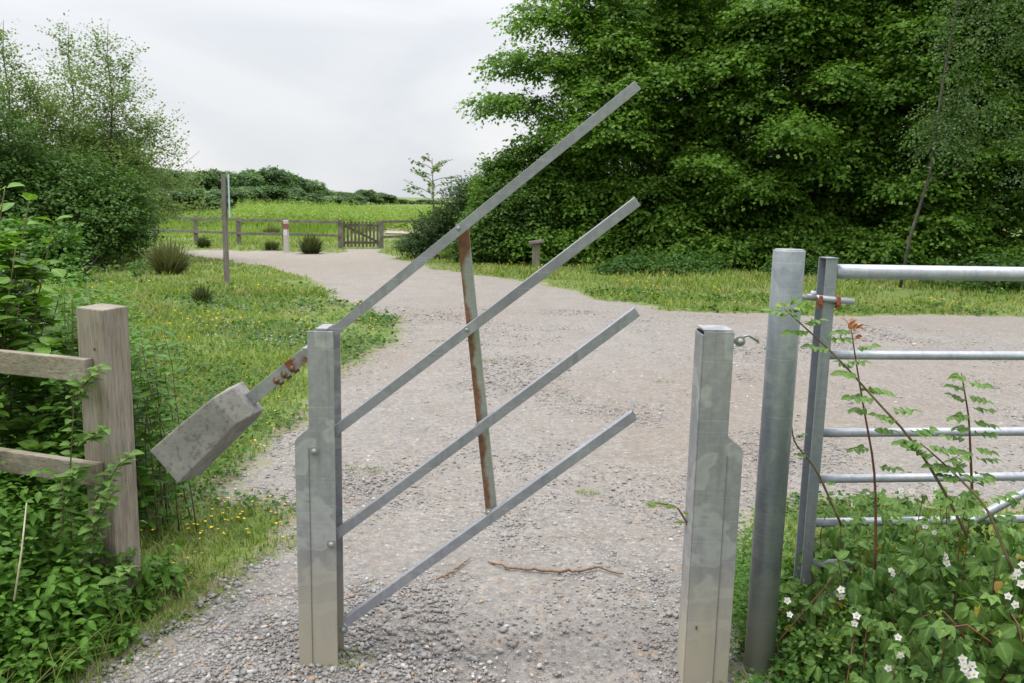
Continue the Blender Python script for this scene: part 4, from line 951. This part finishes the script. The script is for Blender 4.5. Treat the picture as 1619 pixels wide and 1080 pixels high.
# ------------------------------------------------------------------ near leafy plants
def stem_pts(b, t, bow=.05, n=7):
    b = np.array(b, float); t = np.array(t, float); d_ = t - b; out = []
    s_ = np.cross(d_, [0, 1, 0]); s_ = s_ / (np.linalg.norm(s_) + 1e-6)
    for u in np.linspace(0, 1, n): out.append(b + d_ * u + s_ * bow * math.sin(u * math.pi) + np.random.default_rng(int(abs(b[0]) * 999) + int(u * 10)).normal(0, .004, 3))
    return np.array(out)
def along(pts, u):
    L_ = np.linspace(0, 1, len(pts)); return np.stack([np.interp(u, L_, pts[:, k]) for k in range(3)], -1)
def leafy(stems, leaf, pairs, tpl, tone=.5, u0=.15, whorl=2, up=.25, tipsz=.8, spread=.05):
    parts = []
    for pts in stems:
        us = np.linspace(u0, 1, pairs); P = along(pts, us); a = rng.uniform(0, 6.28)
        for k_ in range(whorl):
            an = a + np.arange(pairs) * 1.57 + k_ * 2 * np.pi / whorl + rng.normal(0, .3, pairs)
            d = np.stack([np.cos(an), np.sin(an), up + rng.normal(0, .2, pairs) + us * .25], 1)
            sz = leaf * rng.uniform(.7, 1.15, pairs) * np.interp(us, [0, .6, 1], [.8, 1.0, tipsz])
            parts.append(place_leaves(tpl, P + d * leaf * .08, d, np.stack([rng.normal(0, .3, pairs), rng.normal(0, .3, pairs), np.ones(pairs)], 1), sz, tone + .25 * us + rng.normal(0, .12, pairs)))
    return cat(parts)
def plant(name, label, base, stems, lv, lm, sm=M_stem, r=(.004, .0015), catn='plant', group=None):
    root = empty(name, tuple(base)); tag(root, label, catn, group)
    obj_np('leaves', lv[0], lv[1], lm, root, tone=lv[2], rib=lv[3])
    g = G()
    for p in stems: g.tube(list(p), list(np.linspace(r[0], r[1], len(p))), 6)
    g.build('stems', sm, root); return root

# young shrub behind the wooden fence, reaching eye height at the left edge
st_ = []; SUB = []
for k_, (x_, y_, Yt, xb, yb_2) in enumerate([(45, 318, 3.7, 10, 3.9), (85, 352, 3.8, 20, 4.0), (8, 300, 3.6, -30, 3.8), (25, 390, 3.5, 0, 3.7), (60, 420, 3.9, 40, 4.1), (-25, 340, 3.6, -50, 3.8), (100, 440, 4.0, 60, 4.2), (-5, 450, 3.4, -20, 3.5), (70, 500, 3.8, 50, 4.0), (30, 480, 3.6, 20, 3.7)]):
    t_ = at(x_, y_, Yt); b_ = at(xb, 600, yb_2); b_[2] = 0; st_.append(stem_pts(b_, t_, .06))
    for u_ in (.3, .42, .55, .68, .8):
        p = along(st_[-1], u_)
        e_ = p + np.array([rng.uniform(-.26, .28), rng.uniform(-.25, .15), rng.uniform(.08, .22)]); SUB.append(stem_pts(p, e_, .01, 5))
st_ += SUB
plant('dogwood_shrub', 'tall leafy dogwood shrub behind the wooden rails at the left edge', (st_[0][0][0], st_[0][0][1], 0), st_, leafy(st_, .095, 14, LEAF_O, .6, .12, 2, .35), leaf_mat('dogwood_leaf', (0.05, 0.125, 0.018), (0.17, 0.31, 0.05), rib=.3), M_stem, (.006, .002), 'shrub')
# dense shoots just behind and right of the wooden post
st_ = []
for k_ in range(52):
    x_ = rng.uniform(95, 262); y_ = rng.uniform(520, 640) if x_ > 150 else rng.uniform(450, 560); Yt = rng.uniform(3.6, 4.3); t_ = at(x_, y_, Yt); b_ = np.array([t_[0] + rng.uniform(-.1, .1), Yt + rng.uniform(-.1, .2), 0]); st_.append(stem_pts(b_, t_, rng.uniform(-.03, .03)))
plant('spindle_shrub', 'dark green young shrub just behind the wooden fence post', (-1.75, 3.9, 0), st_, leafy(st_, .08, 15, LEAF_L, .45, .1, 2, .2), M_weed, M_stem, (.004, .0015), 'shrub')
# big weedy mass behind the rails (left) at mid distance
for k_, (n_, xr, Yr, zr, lab, nm, leaf_, mt, tn_) in enumerate([
    (560, (-150, 150), (3.4, 6.0), (.45, 1.0), 'mixed waist high nettles filling the ground behind the wooden rails', 'nettle_patch', .065, M_weed, .5),
    (520, (-150, 215), (6.0, 11.5), (.25, .75), 'rough knee high weeds on the verge between shrub and thicket', 'weed_patch', .07, M_weed, .6)]):
    st_ = []
    for _ in range(n_):
        Yt = rng.uniform(*Yr); xx = at(rng.uniform(*xr), 500, Yt)[0]; H_ = rng.uniform(*zr); b_ = np.array([xx, Yt, 0]); st_.append(stem_pts(b_, b_ + [rng.normal(0, .06), rng.normal(0, .06), H_], .01, 5))
    lv = leafy(st_, leaf_, 8, LEAF_L if k_ == 0 else LEAF_S, tn_, .2, 2, .15)
    g = G()
    o = obj_np(nm, lv[0], lv[1], mt, loc=(st_[0][0][0], st_[0][0][1], 0), tone=lv[2], rib=lv[3]); tag(o, lab, 'weeds', kind='stuff')
# undergrowth in the left foreground, in front of and below the rails
st_ = []; 
for _ in range(900):
    Yt = rng.uniform(2.0, 3.35); xx = rng.uniform(-2.35, -1.22)
    edge = np.interp(Yt, [2.0, 2.5, 3.0, 3.4], [-1.50, -1.42, -1.40, -1.42])
    if xx > edge + rng.normal(0, .05): continue
    H_ = np.interp(edge - xx, [0, .12, .4, .8], [.07, .26, .60, .74]) * rng.uniform(.35, 1.0) * (1.0 if Yt > 2.6 else .8)
    b_ = np.array([xx, Yt, 0]); st_.append(stem_pts(b_, b_ + [rng.normal(0, .05) + .03, rng.normal(-.03, .05), H_], .01, 5))
lv = cat([leafy(st_[::3], .036, 10, LEAF_O, .45, .2, 2, -.1), leafy(st_[1::3], .058, 6, LEAF_L, .5, .3, 3, -.3), leafy(st_[2::3], .026, 15, LEAF_O, .6, .1, 2, .1)])
o = obj_np('undergrowth', lv[0], lv[1], M_weed, loc=(-1.8, 2.7, 0), tone=lv[2], rib=lv[3]); tag(o, 'tangled nettles and dog mercury filling the left foreground under the rails', 'weeds', kind='stuff')
nb_ = 1100; x = rng.uniform(-2.3, -1.25, nb_); y = rng.uniform(2.0, 3.3, nb_); bl = blades(x, y, rng.uniform(.08, .30, nb_) * np.clip((-1.22 - x) * 4, .25, 1), np.full(nb_, .004), rng.normal(.45, .25, nb_), 1.1)
o = obj_np('long_grass', bl[0], bl[1], M_grass, loc=(-1.8, 2.7, 0), tone=bl[2]); tag(o, 'long grass blades growing through the left foreground weeds', 'grass', kind='stuff')
# climbing shoot on the rails
st_ = [stem_pts(at(112, 830, 2.98), at(122, 590, 2.96), .01), stem_pts(at(118, 700, 2.97), at(165, 680, 2.9), -.01, 5), stem_pts(at(150, 800, 2.95), at(205, 720, 2.9), .02, 5), stem_pts(at(100, 800, 2.95), at(130, 735, 2.92), .02, 5), stem_pts(at(120, 640, 2.96), at(160, 580, 2.93), .01, 5), stem_pts(at(150, 860, 2.93), at(178, 770, 2.88), .01, 5), stem_pts(at(125, 900, 2.9), at(150, 790, 2.88), -.02, 5), stem_pts(at(170, 960, 2.85), at(200, 900, 2.8), .02, 5), stem_pts(at(85, 860, 2.9), at(95, 760, 2.9), -.02, 5)]
st_[0][0][2] -= .25
plant('rose_climber', 'thin dark stemmed rose shoot climbing in front of the wooden rails', (st_[0][0][0], st_[0][0][1], 0), st_, leafy(st_, .052, 13, LEAF_O, .5, .1, 2, .1), M_brkf, M_stem, (.0035, .0012))
# pale dry stalk
p0, p1 = at(22, 950, 2.45), at(42, 795, 2.6)
tag(G().tube([p0, (p0 + p1) / 2 + [.004, 0, 0], p1], [.0032, .003, .002], 6).build('dry_stalk', M_dry, loc=tuple(p0)), 'pale dry straw stalk standing in the left foreground weeds', 'stalk')

# ------------------------------------------------------------------ bramble bush over the field gate
def mound(x, y):   # height of the bramble bush
    e1 = np.clip((x - .93) / .28, 0, 1); e2 = np.clip((3.35 - y) / .25, 0, 1); e3 = np.clip((y - 1.2) / .2, 0, 1)
    hgt = np.minimum(.28 + .60 * np.clip((x - 1.0) / .85, 0, 1), 1.57 - .385 * y) + .13 * (fbm(x, y, 2.2, 77) - .5)
    return hgt * np.sqrt(e1) * np.sqrt(e2) * np.sqrt(e3)
n = 1700; x = .95 + 1.75 * rng.uniform(0, 1, n) ** .9; y = rng.uniform(1.55, 3.3, n); hm = mound(x, y); k_ = hm > .05; x, y, hm = x[k_], y[k_], hm[k_]; n = len(x)
z_ = hm * (1 - .55 * rng.uniform(0, 1, n) ** 1.6) + rng.normal(0, .02, n)
eps = .04; gx = (mound(x + eps, y) - mound(x - eps, y)) / (2 * eps); gy = (mound(x, y + eps) - mound(x, y - eps)) / (2 * eps)
nm = norm(np.stack([-gx.clip(-2, 2), -gy.clip(-2, 2) - .5, np.full(n, .8)], 1)); P = np.stack([x, y, z_], 1)
parts = []; base_d = norm(np.stack([rng.normal(0, .8, n), rng.normal(-.5, .7, n), rng.normal(-.75, .35, n)], 1)); tn = rng.normal(.45, .2, n)
sdv_ = norm(np.cross(base_d, nm)); sz = rng.uniform(.032, .078, n)
for sg, f_ in ((0, 1.0), (1, .78), (-1, .78)):
    d = base_d + sdv_ * sg * 1.3; d[:, 2] -= .35 + (.2 if sg == 0 else 0)
    parts.append(place_leaves(LEAF_O, P + norm(d) * .012, d, nm + rng.normal(0, .28, (n, 3)), sz * f_, tn + rng.normal(0, .08, n), rng.uniform(.85, 1.15, n)))
n = 9000; x = .93 + 1.75 * rng.uniform(0, 1, n); y = rng.uniform(1.5, 3.3, n); hm = mound(x, y); z_ = hm * rng.uniform(.0, .95, n); k_ = hm > .02; x, y, z_ = x[k_], y[k_], z_[k_]; n = len(x)
parts.append(place_leaves(LEAF_O, np.stack([x, y, z_ + .01], 1), rdir(n, -.5, .3), rdir(n, .3, 1), rng.uniform(.014, .032, n), rng.normal(.35, .28, n)))
lv = cat(parts); root = empty('bramble_bush', (1.5, 2.4, 0)); tag(root, 'sprawling bramble bush with white blossom in front of the field gate', 'bush')
obj_np('leaves', lv[0], lv[1], M_brkf, root, tone=lv[2], rib=lv[3])
g = G()
for _ in range(34):
    xx = rng.uniform(1.0, 2.5); yy = rng.uniform(1.7, 3.2); a = rng.uniform(0, 6.28); L_ = rng.uniform(.3, .7); ps = []
    for u in np.linspace(0, 1, 7):
        qx, qy = xx + math.cos(a) * L_ * (u - .5), yy + math.sin(a) * L_ * (u - .5); qx = max(qx, .97); ps.append((qx, qy, max(0, float(mound(qx, qy))) * math.sin(math.pi * (.08 + u * .75)) * .92))
    g.tube(ps, list(np.linspace(.004, .0018, 7)), 6)
n = 420; x = 1.05 + 1.5 * rng.uniform(0, 1, n); y = rng.uniform(2.0, 3.3, n); hm = mound(x, y); k_ = hm > .12; x, y, hm = x[k_], y[k_], hm[k_]; n = len(x)
P = np.stack([x, y, hm * rng.uniform(.95, 1.28, n)], 1); pa = []; bd = norm(np.stack([rng.normal(0, .8, n), rng.normal(-.4, .7, n), rng.normal(-.4, .4, n)], 1)); sv_ = norm(np.cross(bd, [0, -.3, 1.0])); zz = rng.uniform(.02, .05, n); tt = rng.normal(.6, .2, n)
for sg in (0, 1, -1): pa.append(place_leaves(LEAF_O, P, bd + sv_ * sg * 1.3, np.array([0, -.4, 1.0]) + rng.normal(0, .3, (n, 3)), zz * (1 if sg == 0 else .8), tt))
l2 = cat(pa); obj_np('upper_leaves', l2[0], l2[1], M_brkf, root, tone=l2[2], rib=l2[3])
for q_ in P[::3]: g.tube([q_ * [1, 1, .5], q_ * [1, 1, .8] + [rng.normal(0, .01), 0, 0], q_], [.0022, .0018, .001], 5)
g.build('stems', M_redstem, root)
n = 420; x = .95 + 1.7 * rng.uniform(0, 1, n); y = rng.uniform(1.6, 3.3, n); hm = mound(x, y); k_ = hm > .06; x, y, hm = x[k_], y[k_], hm[k_]; n = len(x)
P = np.stack([x, y, hm * rng.uniform(.75, 1.12, n)], 1); P4 = np.repeat(P, 5, 0) + rng.normal(0, .012, (n * 5, 3))
l2 = place_leaves(LEAF_L, P4, rdir(n * 5, -.2, .9), rdir(n * 5, .2, 1), rng.uniform(.012, .026, n * 5), rng.normal(.4, .3, n * 5)); obj_np('young_leaves', l2[0], l2[1], M_fresh, root, tone=l2[2], rib=l2[3])
P = P[:90]; l2 = place_leaves(LEAF_O, P, rdir(len(P), -.8, 0), rdir(len(P), 0, 1), rng.uniform(.02, .045, len(P)), rng.uniform(0, 1, len(P))); obj_np('yellowed_leaves', l2[0], l2[1], leaf_mat('yellowed_leaf', (0.20, 0.13, 0.03), (0.42, 0.34, 0.06)), root, tone=l2[2], rib=l2[3])
def blossom(c, r, root_):
    parts = []; 
    nf = len(c)
    for k_ in range(5):
        an = k_ * 2 * np.pi / 5 + rng.uniform(0, 6, nf); e1 = norm(np.stack([np.ones(nf), rng.normal(0, .2, nf), rng.normal(0, .3, nf)], 1)); nn_ = norm(np.stack([rng.normal(-.2, .35, nf), rng.normal(-.9, .2, nf), rng.normal(.7, .3, nf)], 1))
        if k_ == 0: ref = (e1, nn_, an)
        e1, nn_, a0 = ref; u = norm(np.cross(nn_, e1)); v = np.cross(u, nn_); aa_ = a0 + k_ * 2 * np.pi / 5
        d = u * np.cos(aa_)[:, None] + v * np.sin(aa_)[:, None] + nn_ * .25
        parts.append(place_leaves(LEAF_S, c, d, nn_, r, rng.uniform(0, 1, nf), 1.45))
    nv, nf3 = len(LEAF_S[0]), len(LEAF_S[1]); ms_ = plain('stamen', (0.45, 0.42, 0.15), .8)
    for i_ in range(nf):
        Vv = np.concatenate([p[0][i_ * nv:(i_ + 1) * nv] for p in parts]); Ff = np.concatenate([LEAF_S[1] + k_ * nv for k_ in range(5)]); Tt = np.concatenate([p[2][i_ * nv:(i_ + 1) * nv] for p in parts])
        fo = obj_np('blossom', Vv, Ff, M_white, root_, tone=Tt)
        G().dome(c[i_] + ref[1][i_] * .001, ref[1][i_], r[i_] * .28, r[i_] * .25).build('stamens', ms_, fo)
FL = []
for (x_, y_, Y_, k_) in [(1510, 1035, 1.95, 7), (1523, 1052, 1.93, 6), (1605, 930, 2.05, 8), (1600, 905, 2.1, 5), (1487, 878, 2.35, 6), (1405, 895, 2.4, 5), (1410, 1005, 2.05, 4), (1248, 960, 2.35, 4), (1475, 835, 2.5, 4), (1310, 930, 2.4, 3), (1400, 1062, 1.95, 4),
                      (1430, 775, 2.7, 4), (1332, 790, 2.8, 3), (1545, 770, 2.6, 3), (1450, 772, 2.7, 2), (1345, 975, 2.3, 3)]:
    c0 = at(x_, y_, Y_)
    for _ in range(max(2, int(k_ * .6))): FL.append(c0 + [rng.normal(0, .018), rng.normal(0, .02) - .03, rng.normal(0, .016)])
blossom(np.array(FL), rng.uniform(.009, .014, len(FL)), root)

# rose shoots standing up in front of the gate
def shoot(label, pxs, lm, sm, nl, leaf, tone, tip=None, name='rose_shoot', r=(.0048, .0018), cpd=True):
    pts = np.array([at(*p) for p in pxs]); u = np.linspace(0, 1, 14); sp = along(pts, u); sp[1:-1] = (sp[:-2] + sp[1:-1] * 2 + sp[2:]) / 4
    b_ = sp[0].copy(); root_ = empty(name, tuple(b_)); tag(root_, label, 'plant', 'rose shoots before the field gate')
    G().tube(list(sp), list(np.linspace(r[0], r[1], 14)), 7).build('stem', sm, root_)
    parts = []; us = np.linspace(.25, .98, nl)
    for q, uu, sg in zip(along(sp, us), us, [(-1) ** i_ for i_ in range(nl)]):   # compound leaves of five to seven leaflets
        ax_ = norm(np.array([sg * rng.uniform(.6, 1), rng.uniform(-.6, .3), rng.uniform(-.1, .5)])); L_ = leaf * 2.6 * rng.uniform(.7, 1.1) * (1.1 - .35 * uu)
        sd_ = norm(np.cross(ax_, [0, 0, 1.0]))
        m_ = 3; tt = np.linspace(.35, .85, m_)
        pp = np.concatenate([q + ax_ * L_ * tt[:, None], q + ax_ * L_ * tt[:, None], [q + ax_ * L_]]); dd_ = np.concatenate([np.tile(ax_ * .5 + sd_, (m_, 1)), np.tile(ax_ * .5 - sd_, (m_, 1)), [ax_]])
        dd_[:, 2] -= .2; pp[:, 2] -= np.concatenate([tt, tt, [1]]) ** 2 * L_ * .2
        parts.append(place_leaves(LEAF_O, pp, dd_, np.array([0, -.3, 1.0]) + rng.normal(0, .25, (7, 3)), leaf * rng.uniform(.8, 1.1, 7), tone + rng.normal(0, .12, 7)))
    lv = cat(parts); obj_np('leaves', lv[0], lv[1], lm, root_, tone=lv[2], rib=lv[3])
    if tip is not None:
        n_ = 14; pp = along(sp, rng.uniform(.93, 1, n_)); d = norm(rdir(n_, 0, .9)); lv = place_leaves(LEAF_L, pp + d * .02, d, rdir(n_, .3, 1), leaf * rng.uniform(.8, 1.2, n_), rng.uniform(0, 1, n_), .9)
        obj_np('young_leaves', lv[0], lv[1], tip, root_, tone=lv[2], rib=lv[3])
shoot('upright thorny rose shoot with red stem and bronze tip leaves', [(1383, 900, 2.45), (1385, 830, 2.45), (1383, 740, 2.45), (1370, 670, 2.45), (1356, 590, 2.45), (1345, 515, 2.45)], M_brkf, M_redstem, 10, 0.029, .6, M_redleaf)
shoot('long rose shoot arching left over the gate stile to the round post', [(1530, 850, 2.3), (1490, 770, 2.32), (1440, 690, 2.35), (1390, 640, 2.38), (1330, 570, 2.4), (1275, 520, 2.42), (1240, 488, 2.42)], M_brkf, M_stem, 15, 0.034, .7, M_fresh)
shoot('small leafy rose shoot in front of the second gate rail', [(1538, 800, 2.5), (1535, 730, 2.5), (1532, 660, 2.5), (1520, 590, 2.5)], M_brkf, M_redstem, 16, 0.029, .65, None)
shoot('low rose shoot poking out between round post and gate stile', [(1330, 830, 2.75), (1290, 740, 2.75), (1255, 700, 2.72), (1250, 660, 2.72)], M_brkf, M_stem, 4, .018, .6, M_fresh)
shoot('slim shoot crossing the lower gate rails towards the right', [(1600, 900, 2.2), (1560, 800, 2.25), (1500, 740, 2.3), (1455, 700, 2.3)], M_brkf, M_stem, 13, 0.031, .6, None)
shoot('tiny fresh shoot leaning against the inner side of the right barrier post', [(1098, 880, 2.70), (1088, 830, 2.69), (1070, 800, 2.68), (1035, 795, 2.66)], M_fresh, M_stem, 6, .014, .5, None)

# weeds between the barrier post and the round post
st_ = []
for _ in range(110):
    xx = rng.uniform(.77, .88); yy = rng.uniform(2.72, 3.6)
    if rng.uniform() < .25: xx = rng.uniform(.95, 1.15); yy = rng.uniform(2.5, 3.3)
    H_ = rng.uniform(.08, .34) * (1 if yy > 2.85 else .5); b_ = np.array([xx + (yy - 2.7) * .28, yy, 0]); st_.append(stem_pts(b_, b_ + [rng.normal(0, .03), rng.normal(0, .03), H_], .005, 5))
lv = leafy(st_, .026, 10, LEAF_S, .5, .1, 2, .2); o = obj_np('weeds', lv[0], lv[1], M_weed, loc=(.9, 3, 0), tone=lv[2]); tag(o, 'small leaved weeds between the right barrier post and the round post', 'weeds', kind='stuff')

# ------------------------------------------------------------------ small flowers
def flower_proto(name, r, mat, hgt):
    g_ = 6; an = np.arange(g_) * 2 * np.pi / g_; d = np.stack([np.cos(an), np.sin(an), np.full(g_, .35)], 1); p = np.tile([0, 0, hgt], (g_, 1)).astype(float)
    lv = place_leaves(LEAF_S, p, d, np.tile([0, 0, 1.0], (g_, 1)), r, rng.uniform(0, 1, g_), 1.3)
    root_ = empty(name, (0, 0, 0)); obj_np('petals', lv[0], lv[1], mat, root_, tone=lv[2]); G().tube([(0, 0, 0), (.004, 0, hgt * .5), (0, 0, hgt)], [.0014, .0012, .001], 5).build('stem', M_stem, root_)
    return root_
bc = flower_proto('buttercup', .011, M_yellow, .11); first = True
spots = []
for _ in range(46): spots.append((rng.uniform(285, 455), rng.uniform(800, 872)))
for _ in range(16): spots.append((rng.uniform(225, 330), rng.uniform(850, 960)))
for _ in range(26): spots.append((rng.uniform(390, 470), rng.uniform(600, 720)))
for k_, (x_, y_) in enumerate(spots):
    q = gp(x_, y_)
    if psd(q[0], q[1]) > .0: continue
    o = bc if first else copy_tree(bc); first = False; o.location = (q[0], q[1], float(hz(q[0], q[1]))); s_ = rng.uniform(.5, .95); o.scale = (s_, s_, rng.uniform(.4, .9)); o.rotation_euler = (rng.normal(0, .15), rng.normal(0, .15), rng.uniform(0, 6))
    wh = ('on the grass verge behind the counterweight', 'buttercups behind the counterweight') if y_ < 750 else (('on the flowery turf left of the barrier post', 'buttercups left of the barrier post') if x_ > 285 and y_ < 875 else ('at the gravel edge beside the wooden post', 'buttercups beside the wooden post'))
    tag(o, 'tiny yellow buttercup ' + wh[0], 'flower', wh[1])
# white clover heads and distant yellow specks: uncountable
n = 900; x_, y_ = rng.uniform(300, 500, n), rng.uniform(470, 640, n); P = np.array([gp(a_, b_) for a_, b_ in zip(x_, y_)]); k_ = (psd(P[:, 0], P[:, 1]) < -.1) & (fbm(P[:, 0], P[:, 1], 1.2, 300) > .53); P = P[k_]; P[:, 2] = hz(P[:, 0], P[:, 1]) + rng.uniform(.03, .08, len(P))
P5 = np.repeat(P, 5, 0); lv = place_leaves(LEAF_F, P5, rdir(len(P5), 0, .8), rdir(len(P5), .3, 1), .016, rng.uniform(0, 1, len(P5)), 1.2)
tag(obj_np('clover_blossom', lv[0], lv[1], M_white, tone=lv[2]), 'white clover heads dotting the left verge turf', 'flowers', kind='stuff')
x, y, r = scatter(2600, 5, 22, -40, 36); k_ = (psd(x, y) < -.15) & (fbm(x, y, .7, 310) > .5); x, y, r = x[k_], y[k_], r[k_]; P = np.repeat(np.stack([x, y, hz(x, y) + .12], 1), 4, 0)
lv = place_leaves(LEAF_F, P, rdir(len(P), 0, .5), rdir(len(P), .5, 1), np.repeat(.008 + .0011 * r, 4), rng.uniform(0, 1, len(P)), 1.2)
tag(obj_np('yellow_wildflowers', lv[0], lv[1], M_yellow, tone=lv[2]), 'scattered yellow wildflower specks over the farther verges', 'flowers', kind='stuff')

# ------------------------------------------------------------------ things lying on the gravel
def twig(name, label, pts, r, mat, catn='twig'):
    P = np.array([gp(*p) for p in pts]); P[:, 2] = .014; u = np.linspace(0, 1, 26); sp = along(P, u); sp += rng.normal(0, .003, sp.shape); sp[:, 2] = .016 + np.abs(rng.normal(0, .003, 26))
    o = G().tube(list(sp), list(r * (.5 + .5 * np.sin(np.pi * (.1 + u * .8)))), 7).build(name, mat, loc=tuple(sp[0])); tag(o, label, catn)
M_twig = plain('brown_twig', (0.20, 0.125, 0.08), .9, .4, 60)
twig('fallen_twig', 'long thin brown twig lying across the gravel between the barrier posts', [(772, 893), (800, 903), (850, 908), (890, 910), (915, 909), (945, 903), (985, 915)], .006, M_twig)
twig('fallen_twig', 'short brown twig lying under the lowest slanting bar', [(690, 922), (712, 912), (745, 888)], .005, M_twig)
twig('fallen_twig', 'pale bent twig on the ground at the foot of the round post', [(1215, 1075), (1228, 1060), (1258, 1072)], .005, M_dry)
for k_, (x_, y_, lab) in enumerate([(1040, 799, 'tiny green seedling on the gravel left of the right barrier post'), (930, 780, 'small grass tuft in the gravel between the barrier posts'), (1050, 606, 'green weed tuft far out on the gravel beside the right post top'), (775, 572, 'thin grass tuft on the gravel beside the rusty strut'), (575, 745, 'sparse grass tuft on the gravel between the second and third slanting bars'), (1160, 1072, 'small weed at the foot of the right barrier post'), (548, 1046, 'few short grass blades at the foot of the left barrier post'), (690, 540, 'flat green weed patch on the gravel left of the rusty strut')]):
    q = gp(x_, y_); n = 70; a = rng.uniform(0, 6.28, n); rr_ = .045 * np.sqrt(rng.uniform(0, 1, n)) * (1.6 if k_ > 1 else 1); bl = blades(q[0] + rr_ * np.cos(a) * 1.6, q[1] + rr_ * np.sin(a), rng.uniform(.012, .032, n), .004 * np.ones(n), rng.normal(.6, .15, n), 1.2, base=np.full(n, .004))
    o = obj_np('weed_tuft', bl[0], bl[1], M_grass, loc=(q[0], q[1], 0), tone=bl[2]); tag(o, lab, 'weed')
